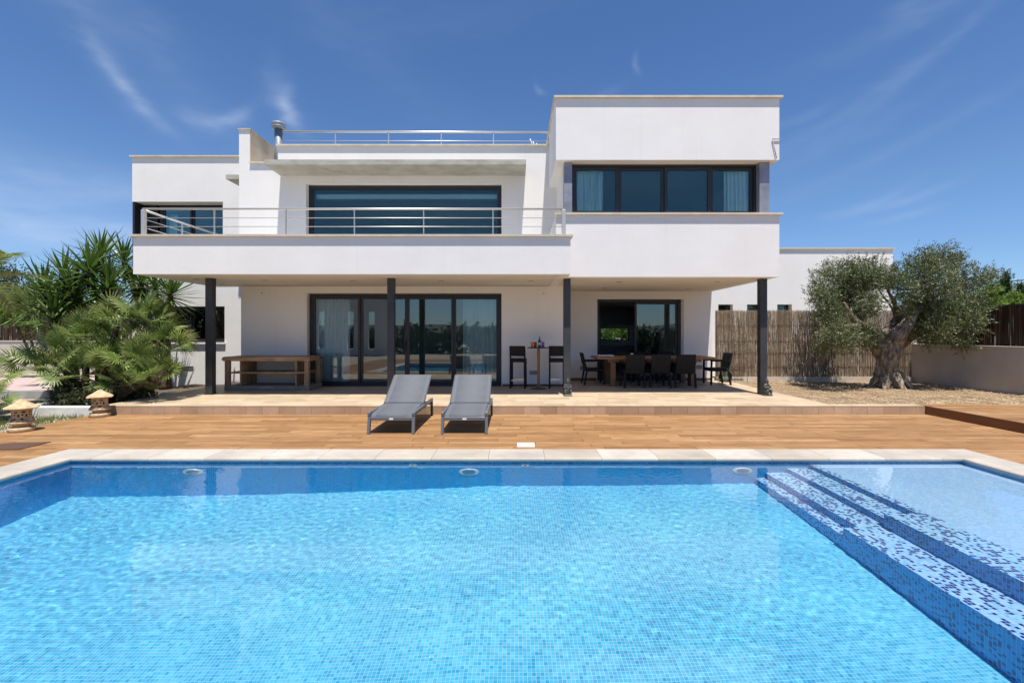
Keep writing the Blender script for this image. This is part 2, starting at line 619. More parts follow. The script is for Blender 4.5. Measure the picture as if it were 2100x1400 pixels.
M['gardenwall'] = mat('taupe_garden_wall', (.45, .395, .345), (.53, .475, .42), scale=1.6, stretch=(1, 1, .6), rough=.9, bump=.1)
M['wallcap'] = mat('wall_capping', (.50, .47, .43), rough=.8)
M['reed'] = leaf_mat('split_reed', [(0, (.14, .098, .066)), (.35, (.28, .21, .145)), (.65, (.43, .34, .25)), (1, (.62, .53, .42))], .12, .8, .2)
M['reed_dark'] = leaf_mat('heather_brush', [(0, (.035, .020, .013)), (.5, (.075, .045, .03)), (1, (.16, .105, .07))], .05, .9, .2)
M['wire'] = mat('rusty_wire', (.13, .075, .055), rough=.7)
M['olive'] = leaf_mat('olive_leaf', [(0, (.048, .064, .020)), (.35, (.095, .118, .040)), (.7, (.165, .19, .078)), (1, (.33, .355, .21))], .22, .45, .5)
M['olive_bark'] = mat('olive_bark', (.075, .055, .038), (.37, .305, .23), scale=11, stretch=(1.4, 1.4, .45), rough=.95, bump=1.0, bscale=10, bdist=.06, lo=.32, hi=.66, detail=8)
M['fan'] = leaf_mat('fan_palm_leaf', [(0, (.065, .115, .026)), (.4, (.145, .215, .05)), (.75, (.28, .345, .11)), (1, (.48, .50, .24))], .34, .42, .5)
M['petiole'] = mat('palm_stalk', (.20, .23, .085), (.28, .30, .12), scale=5, rough=.6)
M['palm_trunk'] = mat('fibrous_palm_trunk', (.045, .030, .019), (.125, .085, .052), scale=9, stretch=(1, 1, 2.5), rough=1, bump=.9, bscale=18, bdist=.04)
M['yucca'] = leaf_mat('yucca_leaf', [(0, (.024, .052, .012)), (.5, (.058, .115, .02)), (.85, (.12, .20, .04)), (1, (.22, .30, .085))], .22, .38, .55)
M['feather'] = leaf_mat('date_palm_leaflet', [(0, (.085, .13, .03)), (.5, (.19, .25, .07)), (1, (.38, .42, .16))], .30, .45, .5)
M['vine'] = leaf_mat('vine_leaf', [(0, (.06, .12, .018)), (.5, (.15, .24, .04)), (1, (.30, .40, .09))], .35, .5, .4)
M['cypress'] = leaf_mat('cypress_leaf', [(0, (.02, .045, .012)), (.6, (.045, .085, .022)), (1, (.09, .14, .04))], .1, .7, .2)
M['shrub'] = leaf_mat('dark_shrub_leaf', [(0, (.03, .035, .015)), (.5, (.055, .075, .025)), (.85, (.10, .075, .045)), (1, (.10, .14, .05))], .15, .4, .5)
M['hedge'] = leaf_mat('hedge_leaf', [(0, (.018, .035, .012)), (.6, (.035, .06, .018)), (1, (.07, .10, .035))], .15, .5, .4)
M['grass'] = leaf_mat('dry_grass_blade', [(0, (.07, .11, .03)), (.5, (.14, .19, .055)), (1, (.34, .31, .15))], .3, .6, .3)
M['hill'] = mat('wooded_hill', (.05, .068, .06), (.09, .11, .10), scale=.03, rough=1)
M['cable'] = mat('black_cable', (.03, .03, .035), rough=.6)

# ------------------------------------------------------------------ levels and depths
ZT = 0.155                       # terrace top above the pool deck
ZS = 2.716                       # porch soffit
YB, YX, YP, YM, YW, YD = 9.65, 10.02, 10.33, 11.95, 13.3, 13.45   # balcony, box, posts, main wall, wing, dining wall
DX0, DX1 = -7.8, 7.66            # deck sides
PX0, PX1, PY0, PY1 = -5.375, 5.43, 0.35, 5.67                      # pool inside
CW = 0.41                        # coping width
ZW = -0.055                      # water level

# ================================================================== GROUND
def sheet(name, rects, z, m, kind='structure', parent=None):
    mb = MB()
    for (x0, x1, y0, y1) in rects:
        b = len(mb.v)
        mb.v += [(x0, y0, z), (x1, y0, z), (x1, y1, z), (x0, y1, z)]
        mb.face((b, b + 1, b + 2, b + 3))
    o = mb.build(name, m, parent)
    if kind:
        o['kind'] = kind
    return o


hx0, hx1, hy0, hy1 = PX0 - .2, PX1 + .2, PY0 - .2, PY1 + .2
sheet('ground', [(-3000, 3000, hy1, 4000), (-3000, 3000, -3000, hy0), (-3000, hx0, hy0, hy1), (hx1, 3000, hy0, hy1)], -.09, M['soil'])
# gentle far hills
def hills():
    mb = MB()
    n = 160
    for i in range(n + 1):
        a = 2 * math.pi * i / n
        h = 10 + 14 * max(0, noise.noise((math.cos(a) * 2.1 + 3, math.sin(a) * 2.1, .3)) + .15) + 3 * noise.noise((math.cos(a) * 9, math.sin(a) * 9, 1))
        if .35 < a < 1.25:
            h += 27 * math.exp(-((a - .70) / .16) ** 2)
        r = 420
        for (k, hh) in ((0, -2), (18, h * .55), (60, h), (160, h * .5), (260, -4)):
            mb.v.append(((r + k) * math.cos(a), (r + k) * math.sin(a), hh))
    for i in range(n):
        for k in range(4):
            mb.face((i * 5 + k, i * 5 + k + 1, (i + 1) * 5 + k + 1, (i + 1) * 5 + k), smooth=True)
    o = mb.build('hills', M['hill'])
    o['kind'] = 'structure'


hills()

# ================================================================== POOL DECK
deck = MB()
deck.box(DX0, DX1, PY1 + CW, 8.72, -.085, -.014)
deck.box(DX0, PX0 - CW, -3.2, PY1 + CW, -.085, -.014)
deck.box(PX1 + CW, DX1, -3.2, PY1 + CW, -.085, -.014)
deck.box(PX0 - CW, PX1 + CW, -3.2, PY0 - CW, -.085, -.014)
deck_o = deck.build('deck', M['deckbase'])
deck_o['kind'] = 'structure'


def lay_pieces(areas, parent, name, m, L, W, z0, z1, limit, gap=.006, stagger=True, jit=0.0, off=0.0):
    """rows of boards/tiles; the nearest ones as single objects, the rest as one mesh"""
    cells = []
    for (x0, x1, y0, y1) in areas:
        nr = max(1, round((y1 - y0) / W))
        w = (y1 - y0) / nr
        for r in range(nr):
            ya, yb = y0 + r * w, y0 + (r + 1) * w
            x = x0
            first = True
            while x < x1 - 1e-4:
                ln = L * (random.uniform(.25, 1) if first and stagger else 1)
                first = False
                xe = min(x1, x + ln)
                if x1 - xe < L * .18:
                    xe = x1
                cells.append((x, xe, ya, yb))
                x = xe
    cells.sort(key=lambda c: (abs((c[0] + c[1]) / 2) / max(.1, (c[2] + c[3]) / 2) > 1.25, -0 + (c[2] + c[3]) / 2 if c[2] > 0 else 999))
    cache = {}
    rest = MB()
    for i, (xa, xb, ya, yb) in enumerate(cells):
        if i < limit:
            key = (round(xb - xa, 3), round(yb - ya, 4))
            if key not in cache:
                cache[key] = MB().box(gap / 2, xb - xa - gap / 2, gap / 2, yb - ya - gap / 2, z0, z1).mesh(name, m)
            o = bpy.data.objects.new(name, cache[key])
            COL.objects.link(o)
            o.parent = parent
            o.location = Vector((xa, ya, random.uniform(-jit, jit))) - LOC[parent.name]
        else:
            rest.box(xa + gap / 2, xb - gap / 2, ya + gap / 2, yb - gap / 2, z0, z1)
    if rest.v:
        o = rest.build(name, m, parent)
        o['kind'] = 'stuff'


lay_pieces([(DX0, DX1, PY1 + CW + .004, 8.72), (DX0, PX0 - CW - .004, -3.2, PY1 + CW), (PX1 + CW + .004, DX1, -3.2, PY1 + CW), (PX0 - CW, PX1 + CW, -3.2, PY0 - CW)],
           deck_o, 'board', M['board'], 1.2, .147, -.014, 0, 292, jit=.0008)

# raised deck on the right
rd = MB().box(DX1 + .03, 11.45, -3.2, 8.95, -.085, ZT - .016).build('raised_deck', M['deckbase'])
rd['kind'] = 'structure'
MB().box(DX1, DX1 + .03, -3.2, 8.728, -.085, ZT - .001).build('fascia', M['fascia'], rd)
lay_pieces([(DX1 + .03, 11.45, 2.0, 8.95)], rd, 'board', M['board'], 1.2, .147, ZT - .016, ZT, 200, jit=.0008)

# white lid of the pool skimmer set in the deck
sk = MB()
sk.bbox(PX(1060.5, 6.4), PX(1095.5, 6.4), 6.19, 6.40, .001, .012, .004)
tag(sk.build('skimmer_lid', M['plastic_white'], origin=(PX(1078, 6.4), 6.3, 0)), 'square white plastic skimmer lid on the wood deck by the pool edge', 'lid')

mt = MB()  # thin dark brown patch lying on the deck boards
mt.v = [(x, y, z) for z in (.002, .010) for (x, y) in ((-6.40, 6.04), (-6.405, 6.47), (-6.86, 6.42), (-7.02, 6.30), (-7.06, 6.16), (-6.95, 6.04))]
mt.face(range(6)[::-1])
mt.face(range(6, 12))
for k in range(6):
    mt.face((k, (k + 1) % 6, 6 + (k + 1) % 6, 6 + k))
tag(mt.build('deck_patch', mat('dark_brown_patch', (.075, .038, .024), (.10, .052, .034), scale=30, rough=.95, bump=.4, bscale=120), origin=(-6.7, 6.25, 0)), 'dark brown flat patch on the wood deck at the left edge beside the pool', 'mat')

# ================================================================== TERRACE
TX0, TX1 = -7.75, 6.0
ter = MB()
ter.box(TX0, TX1, 8.745, YM, -.085, ZT - .012)
ter.box(-6.98, TX1 + .05, YM, YD, -.085, ZT - .012)
ter.box(TX0, -6.98, YM, YW - .02, -.085, ZT - .012)
ter.box(TX1, DX1 - .001, 8.745, 8.95, -.085, ZT - .012)
ter_o = ter.build('terrace', M['grout'])
ter_o['kind'] = 'structure'
lay_pieces([(TX0, TX1, 8.73, YM - .003), (1.28, TX1 + .05, YM - .003, YD - .004), (TX0, -6.985, YM - .003, YW - .02), (TX1, DX1 - .001, 8.73, 8.95)],
           ter_o, 'tile', M['tile'], .61, .305, ZT - .012, ZT, 290, gap=.004)
# upright tiles of the step face
rc = MB().box(.002, .303, 0, .014, .002, ZT + .085 - .018).mesh('riser_tile', M['riser'])
x = TX0
while x < DX1 - .05:
    w = min(.305, DX1 - .002 - x)
    o = bpy.data.objects.new('riser_tile', rc)
    COL.objects.link(o)
    o.parent = ter_o
    o.location = (x, 8.731, -.085)
    o.scale.x = w / .305
    x += .305
rl = MB().box(0, .013, .002, .303, .002, ZT + .085 - .018).mesh('riser_tile', M['riser'])
for k in range(14):
    o = bpy.data.objects.new('riser_tile', rl)
    COL.objects.link(o)
    o.parent = ter_o
    o.location = (TX0 - .013, 8.745 + .305 * k, -.085)

# ================================================================== POOL
pool = empty('pool', (0, 3, 0))
pool['kind'] = 'structure'


def depth(x, y):
    return .055 + .87 + max(0, -.3 - x) * .138 + (PY1 - y) * .05


def recv(o):
    o.cycles.is_caustics_receiver = True
    return o


# floor
mb = MB()
xs = [PX0, -3.5, -1.8, -.3, 1.5, 3.4]
ys = [PY0, 2, 4, PY1]
for y in ys:
    for x in xs:
        mb.v.append((x, y, -depth(x, y)))
for j in range(len(ys) - 1):
    for i in range(len(xs) - 1):
        a = j * len(xs) + i
        mb.face((a, a + 1, a + 1 + len(xs), a + len(xs)))
recv(mb.build('floor', M['mos_floor'], pool))
BZ = -.05
ZB = -.165
# walls (solid, inner faces on the pool line) with a darker waterline band above
for (x0, x1, y0, y1, m, mbnd) in ((PX0 - .2, PX1 + .2, PY1, PY1 + .2, 'mos_wall_x', 'band'), (PX0 - .2, PX1 + .2, PY0 - .2, PY0, 'mos_wall_x', 'band'),
                                  (PX0 - .2, PX0, PY0, PY1, 'mos_wall_y', 'mos_wall_y'), (PX1, PX1 + .2, PY0, PY1, 'mos_wall_y', 'mos_wall_y')):
    recv(MB().box(x0, x1, y0, y1, -2.4, ZB).build('wall', M[m], pool))
    recv(MB().box(x0, x1, y0, y1, ZB, BZ).build('waterline_band', M[mbnd], pool))
# a row of darker tiles along the band
row = MB()
x = PX0 + .03
while x < PX1 - .1:
    if random.random() < .55:
        row.box(x, x + .023, PY1 - .002, PY1, -.118, -.095)
    x += .0265
recv(row.build('dark_tile_row', mat('dark_blue_tile', (.008, .02, .16), rough=.25), pool))['kind'] = 'stuff'
# shallow shelf, steps and bench on the right
SX = 3.57
YS = 4.14
XP = 3.27          # near the camera the shelf comes out to here
shelf = MB().box(SX + .08, PX1 - .001, PY0 + .001, PY1 - .001, -1.6, ZW - .11)
recv(shelf.build('shallow_shelf', M['mos_beach'], pool))
recv(MB().box(SX, SX + .08, YS, PY1 - .001, -1.6, ZW - .11).build('shelf_edge', M['mos_step'], pool))
recv(MB().box(XP, SX + .08, PY0 + .001, YS, -1.6, ZW - .11).build('shelf_edge', [M['mos_step']], pool))
recv(MB().box(SX - .004, SX, YS + .001, PY1 - .001, -1.5, ZW - .111).build('riser', M['mos_riser'], pool))
recv(MB().box(XP - .004, XP, PY0 + .001, YS - .001, -1.5, ZW - .111).build('riser', M['mos_riser'], pool))


def step(name, x0, x1, y0, y1, z):
    mb = MB().box(x0, x1, y0, y1, -1.6, z)
    mb.m = [0, 0, 2, 2, 1, 1]
    return recv(mb.build(name, [M['mos_step'], M['mos_riser'], M['mos_end']], pool))


for k, (xa, zz) in enumerate(((3.30, .28), (3.04, .46), (2.91, .66))):
    step('step', xa, (SX - .005, 3.299, 3.039)[k], YS, PY1 - .002, ZW - zz)
step('bench', 2.905, XP - .005, PY0 + .002, YS - .001, ZW - .46)

# coping stones
def coping_run(p0, p1, side):
    """stones from p0 to p1 along the pool; side = outward unit vector"""
    p0, p1, side = Vector(p0), Vector(p1), Vector(side)
    d = p1 - p0
    n = max(1, round(d.length / .69))
    s = d.length / n
    d.normalize()
    prof = [(-.025, -.042), (-.038, -.026), (-.036, -.008), (-.024, .003), (CW - .004, .004), (CW - .004, -.045)]
    mb = MB()
    a = [(d * .0018 + side * o + Vector((0, 0, z))) for o, z in prof]
    b = [(d * (s - .0018) + side * o + Vector((0, 0, z))) for o, z in prof]
    mb.v = [tuple(v) for v in a + b]
    k = len(prof)
    for i in range(k):
        j = (i + 1) % k
        mb.face((i, j, k + j, k + i))
    mb.face(range(k)[::-1])
    mb.face([k + i for i in range(k)])
    bm = bmesh.new()
    me = mb.mesh('coping_stone', M['stone'])
    bm.from_mesh(me)
    bmesh.ops.recalc_face_normals(bm, faces=bm.faces)
    bm.to_mesh(me)
    bm.free()
    for i in range(n):
        o = bpy.data.objects.new('coping_stone', me)
        COL.objects.link(o)
        o.parent = pool
        o.location = p0 + d * (s * i) - LOC[pool.name]


coping_run((PX0 - CW, PY1, 0), (PX1 + CW, PY1, 0), (0, 1, 0))
coping_run((PX0, PY0, 0), (PX0, PY1 - .04, 0), (-1, 0, 0))
coping_run((PX1, PY0, 0), (PX1, PY1 - .04, 0), (1, 0, 0))
coping_run((PX0 - CW, PY0, 0), (PX1 + CW, PY0, 0), (0, -1, 0))

# underwater lights and return nozzles on the far wall
for (x, z, r) in ((-3.89, -.50, .125), (-.55, -.435, .125), (2.76, -.415, .12)):
    lp = MB()
    lp.tube([(x, PY1 - .001, z), (x, PY1 - .018, z)], [r, r * .93], 28, smooth=False)
    o = recv(lp.build('pool_light', M['plastic_white'], pool))
    MB().tube([(x, PY1 - .0185, z), (x, PY1 - .024, z)], [r * .66, r * .62], 24, smooth=False).build('lens', mat('pool_light_lens', (.30, .52, .62), rough=.15), o)
for x in (-1.23, .13):
    nb = recv(MB().tube([(x, PY1 - .001, -.175), (x, PY1 - .014, -.175)], [.052, .046], 18, smooth=False).build('inlet_nozzle', M['plastic_white'], pool))
    MB().tube([(x, PY1 - .0145, -.175), (x, PY1 - .017, -.175)], [.02, .02], 12, smooth=False).build('opening', M['black'], nb)

# water: real ripples on a fine sheet
nx, ny = 620, 310
X, Y = np.meshgrid(np.linspace(PX0, PX1, nx + 1), np.linspace(PY0, PY1, ny + 1))
Zs, Zl = np.zeros_like(X), np.zeros_like(X)
wr = np.random.default_rng(3)
for k in range(70):
    short = k < 50
    lam = wr.uniform(.055, .13) if short else wr.uniform(.35, 1.4)
    th = wr.uniform(0, 2 * math.pi)
    w_ = (.000040 * (lam / .1) ** 1.2 if short else .000022 * lam) * wr.uniform(.4, 1) * np.sin(2 * math.pi / lam * (X * math.cos(th) + Y * math.sin(th)) + wr.uniform(0, 6.3))
    if short:
        Zs += w_
    else:
        Zl += w_
# the breeze ruffles the middle of the pool; it lies calm close to the near edge and over the shelf
calm = np.clip((Y - 2.3 + .5 * np.sin(X * 1.1)) / 1.3, 0, 1) * (1 - .85 * np.clip((X - 2.6) / .8, 0, 1))
Zw = ZW + Zs * (.10 + .90 * calm) + Zl
me = bpy.data.meshes.new('water')
co = np.stack([X, Y, Zw], -1).reshape(-1, 3)
ii = np.arange(ny)[:, None] * (nx + 1) + np.arange(nx)[None, :]
fa = np.stack([ii, ii + 1, ii + nx + 2, ii + nx + 1], -1).reshape(-1, 4)
me.vertices.add(len(co))
me.vertices.foreach_set('co', co.ravel())
me.loops.add(fa.size)
me.loops.foreach_set('vertex_index', fa.ravel())
me.polygons.add(len(fa))
me.polygons.foreach_set('loop_start', np.arange(0, fa.size, 4))
me.polygons.foreach_set('loop_total', np.full(len(fa), 4))
me.polygons.foreach_set('use_smooth', np.ones(len(fa), bool))
me.update(calc_edges=True)
me.materials.append(M['water'])
wo = bpy.data.objects.new('water', me)
COL.objects.link(wo)
wo['kind'] = 'structure'
wo.cycles.is_caustics_caster = True

# ================================================================== VILLA
villa = empty('villa', (-1, 12.5, 0))
tag(villa, 'white flat-roofed two-storey villa with balcony, porch and black-framed windows', 'house')


def part(name, boxes, m, parent=villa):
    for b in boxes:
        o = MB().box(*b).build(name, m, parent)
    return o


T = .3
HB = 18.0
# --- ground floor
part('wall', [(-6.98, -5.30, YM, YM + T, ZT, ZS), (-.33, 1.27, YM, YM + T, ZT, ZS), (-5.30, -.33, YM, YM + T, 2.53, ZS)], M['render'])
part('wall', [(-6.98, -6.68, YM + T, HB, 0, ZS), (.97, 1.27, YM + T, HB - .01, 0, ZS)], M['render'])
part('wall', [(1.27, 2.38, YD, YD + T, ZT, ZS), (4.86, 5.67, YD, YD + T, ZT, ZS), (2.38, 4.86, YD, YD + T, 2.49, ZS)], M['render'])
part('wall', [(5.37, 5.67, YD + T, HB, 0, ZS)], M['render'])
part('wall', [(-10.86, -10.06, YW, YW + T, -.05, ZS + .2), (-8.235, -6.981, YW, YW + T, -.05, ZS + .2), (-10.06, -8.235, YW, YW + T, 2.276, ZS + .2), (-10.06, -8.235, YW, YW + T, -.05, 1.235)], M['render'])
part('wall', [(-10.86, -10.56, YW + T, HB, -.05, ZS + .2)], M['render'])
part('wall', [(-10.86, 3.28, HB, HB + T, -.05, 6.3), (4.41, 5.67, HB, HB + T, -.05, 6.3), (3.28, 4.41, HB, HB + T, 1.73, 6.3), (3.28, 4.41, HB, HB + T, -.05, 1.24)], M['interior'])
part('floor', [(-6.68, .97, YM + T, HB, .09, ZT - .004), (1.27, 5.37, YD + T, HB, .09, ZT - .004), (-10.56, -6.98, YW + T, HB, .05, .12),
               (-5.30, -.33, YM, YM + T, .09, ZT - .002), (2.38, 4.86, YD, YD + T, .09, ZT - .002)], M['intfloor'])
part('partition', [(-6.678, .968, 16.9, 17.0, ZT, ZS)], M['interior'])
part('skirting', [(1.272, 2.36, YD - .012, YD - .001, ZT, ZT + .075), (4.88, 5.668, YD - .012, YD - .001, ZT, ZT + .075), (-6.978, -5.32, YM - .012, YM - .001, ZT, ZT + .06), (-.31, 1.268, YM - .012, YM - .001, ZT, ZT + .06)],
     mat('brown_skirting', (.16, .085, .05), rough=.6))
# --- slabs
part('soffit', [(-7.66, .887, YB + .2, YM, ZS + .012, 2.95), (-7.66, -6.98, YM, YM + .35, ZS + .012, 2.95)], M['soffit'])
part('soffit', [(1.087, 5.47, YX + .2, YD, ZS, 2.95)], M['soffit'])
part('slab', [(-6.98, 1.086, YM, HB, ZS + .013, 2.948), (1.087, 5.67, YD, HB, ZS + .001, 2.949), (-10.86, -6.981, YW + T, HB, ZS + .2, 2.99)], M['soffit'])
# --- balcony parapet
part('balcony_parapet', [(-7.86, 1.156, YB, YB + .2, ZS + .010, 3.495), (-7.86, -7.66, YB + .2, YM + .35, ZS + .010, 3.495), (.956, 1.156, YB + .2, YX - .001, ZS + .010, 3.495)], M['render'])
part('coping', [(-7.91, 1.205, YB - .055, YB + .24, 3.495, 3.538), (-7.91, -7.62, YB + .24, YM + .38, 3.495, 3.538), (.916, 1.205, YB + .24, YX - .058, 3.495, 3.538)], M['coping'])
# --- right volume, lower band
part('wall', [(.887, 5.67, YX, YX + .2, ZS - .003, 4.035), (.887, 1.087, YX + .2, YM - .001, ZS - .003, 4.035), (5.47, 5.67, YX + .2, YD, ZS - .003, 4.035), (5.37, 5.67, YD, HB, 2.95, 4.035)], M['render'])
part('coping', [(.86, 5.725, YX - .055, YX + .3, 4.035, 4.078), (5.43, 5.725, YX + .3, HB, 4.035, 4.078)], M['coping'])
part('wall', [(1.08, 1.20, YP + .06, YM - .002, 4.078, 5.215), (5.36, 5.50, YP + .06, HB, 4.078, 5.215)], M['render'])
for (xa, xb) in ((1.08, 1.25), (5.315, 5.53)):
    part('window_column', [(xa, xb, YX + .13, YX + .31, 4.079, 5.215)], M['column'])
# --- right volume, upper band
part('wall', [(.887, 5.67, YX, HB + .3, 5.215, 6.53)], M['render'])
part('coping', [(.84, 5.725, YX - .055, HB + .34, 6.53, 6.573)], M['coping'])
# --- upper main wall
part('wall', [(-7.03, -5.32, YM, YM + T, 2.95, 5.60), (-.33, .886, YM, YM + T, 2.95, 5.60), (.886, 1.08, YM, YM + T, 2.95, 5.214), (-5.32, -.33, YM, YM + T, 5.33, 5.60),
              (-6.04, .886, YM, YM + T, 5.60, 6.275), (-6.75, -6.04, YM, YM + T, 5.60, 5.835)], M['render'])
part('coping', [(-6.07, .885, YM - .05, YM + .34, 6.275, 6.317)], M['coping'])
part('coping', [(-6.748, -6.075, YM - .05, YM + .34, 5.835, 5.877)], M['coping'])
part('fin_wall', [(-7.03, -6.752, YM, HB, 5.601, 6.69)], M['render'])
part('bare_render', [(-6.752, -6.742, YM + .001, HB, 5.885, 6.69)], M['tan_render'])
part('fin_cap', [(-7.05, -6.722, YM - .03, HB, 6.69, 6.73)], M['concrete'])
part('blind_box', [(-5.2, -.45, YM + .33, YM + .5, 5.03, 5.15)], M['plastic_white'])
part('roof', [(-6.75, .886, YM + T, HB, 5.45, 5.60)], M['soffit'])
part('upper_ceiling', [(-6.7, .886, YM + T, HB, 5.40, 5.449)], M['interior'])
part('upper_wall', [(-7.03, -6.75, YM + T, HB, 2.95, 5.60), (.89, 1.0, YM + T, HB, 2.95, 5.21)], M['interior'])
# --- wing, upper floor
part('wall', [(-10.86, -7.031, YW, HB, 5.245, 6.505), (-8.285, -7.031, YW, YW + T, ZS + .2, 5.244), (-10.86, -8.285, YW, YW + T, ZS + .2, 3.4)], M['render'])
part('coping', [(-10.91, -7.032, YW - .05, HB, 6.505, 6.548)], M['coping'])
part('window_reveal', [(-10.86, -10.80, YW + .01, YW + .36, 3.4, 5.244)], M['black'])
part('wall', [(-10.86, -10.66, YW + .36, HB, 3.0, 5.244)], M['interior'])
part('concrete_ledge', [(-7.66, -7.031, 12.42, YW - .001, 5.60, 5.715)], M['concrete'])

# --- concrete canopy over the big window (three cast lengths)
can = None
xa = -5.97
for i, xb in enumerate((-4.02, -1.36, .279)):
    o = part('canopy_slab', [(xa + .004, xb, 11.15, YM - .001, 5.525, 5.645)], M['concrete'])
    xa = xb

# --- steel posts
for px in (427.8, 801.0, 1163.3, 1566.5):
    x = PX(px, YP)
    w = .075
    mb = MB()
    mb.box(x - w, x + w, YP, YP + .014, ZT, ZS + .012)
    mb.box(x - w, x + w, YP + .126, YP + .14, ZT, ZS + .012)
    mb.box(x - .068, x + .068, YP + .014, YP + .126, ZT, ZS + .012)
    mb.box(x - w - .02, x + w + .02, YP - .02, YP + .16, ZT - .002, ZT + .008)
    mb.build('steel_post', M['post'], villa)


def ring(mb, x0, x1, z0, z1, y0, y1, w, wb=None):
    wb = wb or w
    mb.box(x0, x0 + w, y0, y1, z0, z1)
    mb.box(x1 - w, x1, y0, y1, z0, z1)
    mb.box(x0 + w, x1 - w, y0, y1, z1 - w, z1)
    mb.box(x0 + w, x1 - w, y0, y1, z0, z0 + wb)
    return mb


def window(name, x0, x1, z0, z1, y, splits, glass='glass', fw=.06, sw=.055, skip=()):
    """fixed frame with one glazed sash per field"""
    mb = ring(MB(), x0, x1, z0, z1, y, y + .11, fw, .05)
    o = mb.build(name, M['black'], villa)
    xs = [x0 + fw] + list(splits) + [x1 - fw]
    for i in range(len(xs) - 1):
        if i in skip:
            continue
        a, b = xs[i], xs[i + 1]
        dy = .018 + .03 * (i % 2)
        sa = ring(MB(), a + .001, b - .001, z0 + .051, z1 - fw - .001, y + dy, y + dy + .05, sw).build('sash', M['black'], o)
        MB().box(a + sw - .004, b - sw + .004, y + dy + .02, y + dy + .03, z0 + .05 + sw, z1 - fw - sw + .003).build('pane', M[glass], o)
    return o


YG = YM + .14
sd = window('sliding_door', -5.285, -.335, ZT, 2.528, YG, [-3.99, -2.78, -1.575], 'glass', .075, .06)
hd = MB()
for xh in (-2.83, -2.73):
    hd.box(xh - .012, xh + .012, YG - .03, YG + .02, 1.05, 1.35)
hd.build('handle', M['black'], sd)
window('picture_window', -5.315, -.335, 2.96, 5.325, YM + .15, [], 'solar', .07, .04)
window('dining_door', 2.39, 4.82, ZT, 2.485, YD + .13, [3.50], 'glass', .07, .06, skip=(0,))
part('door_reveal', [(4.822, 4.858, YD + .06, YD + T, ZT, 2.488)], M['render'])
window('band_window', 1.252, 5.313, 4.079, 5.214, YX + .27, [PX(1268.5, YX + .3), PX(1362.5, YX + .3), PX(1457, YX + .3)], 'solar', .05, .065)
window('wing_window', -10.05, -8.24, 1.25, 2.27, YW + .12, [PX(393, YW + .15)], 'glass', .05, .05)
part('window_sill', [(-10.11, -8.20, YW - .06, YW + .12, 1.205, 1.248)], M['render'])
window('corner_window', -10.32, -8.29, 3.41, 5.235, YW + .34, [PX(393.5, YW + .36)], 'solar', .07, .05)
part('window_column', [(-10.799, -10.40, YW + .34, YW + .5, 3.4, 5.24)], M['black'])
for (xa, xb, za, zb) in ((3.28, 4.41, 1.24, 1.73),):
    ko = ring(MB(), xa, xb, za, zb, HB + .1, HB + .16, .03).build('kitchen_window', M['black'], villa)
    MB().box(xa + .028, xb - .028, HB + .12, HB + .13, za + .028, zb - .028).build('pane', M['glass'], ko)
# kitchen cabinets seen through the open door
part('kitchen_cabinet', [(1.9, 3.2, 17.35, 17.98, ZT, 2.35), (3.2, 4.6, 17.35, 17.98, ZT, 1.05), (3.2, 4.6, 17.6, 17.98, 1.85, 2.5), (4.6, 5.36, 17.35, 17.98, ZT, 2.4)], M['dark'])

# --- vents, socket, drilled fixings, downlights
def vent(px0, px1, py0, py1, Y):
    x0, x1, z1, z0 = PX(px0, Y), PX(px1, Y), PZ(py0, Y), PZ(py1, Y)
    f = ring(MB(), x0, x1, z0, z1, Y - .012, Y - .0005, .012).build('vent', M['grille'], villa)
    mb = MB()
    for k in range(5):
        zz = z0 + .012 + (z1 - z0 - .024) * (k + .5) / 5
        mb.box(x0 + .012, x1 - .012, Y - .008, Y - .001, zz - .006, zz + .003)
    mb.build('louvre', M['grille'], f)


vent(373, 397, 750.5, 758.5, YW)
vent(1086, 1101, 760, 767.5, YM)
vent(1190, 1204, 751, 758, YD)
vent(1428, 1440, 749, 756, YD)
part('socket', [(PX(1115, YM), PX(1123, YM), YM - .012, YM - .0005, PZ(768, YM), PZ(762, YM))], M['plastic_white'])
for (px, py) in ((537.5, 601), (1115, 602)):
    MB().tube([(PX(px, YM), YM, PZ(py, YM)), (PX(px, YM), YM - .03, PZ(py, YM))], .014, 8).build('wall_hook', M['grille'], villa)
for (px, py, dz) in ((402, 572.5, .012), (456, 583, .012), (543, 574.5, .012), (724, 575.5, .012), (905, 576, .012), (1089, 576, .012), (1270, 577.5, 0), (1471, 577.5, 0), (1240, 591, 0), (1411, 592, 0)):
    zz = ZS + dz
    Yl = (zz - 1.5) * F / (YH - py)
    dl = MB().lathe((PX(px, Yl), Yl, zz - .012), [(.045, 0), (.055, .002), (.055, .0118)], 16).build('downlight', M['lamp'], villa)
    MB().lathe((PX(px, Yl), Yl, zz - .016), [(.032, 0), (.032, .0035)], 12).build('bulb', M['plastic_white'], dl)

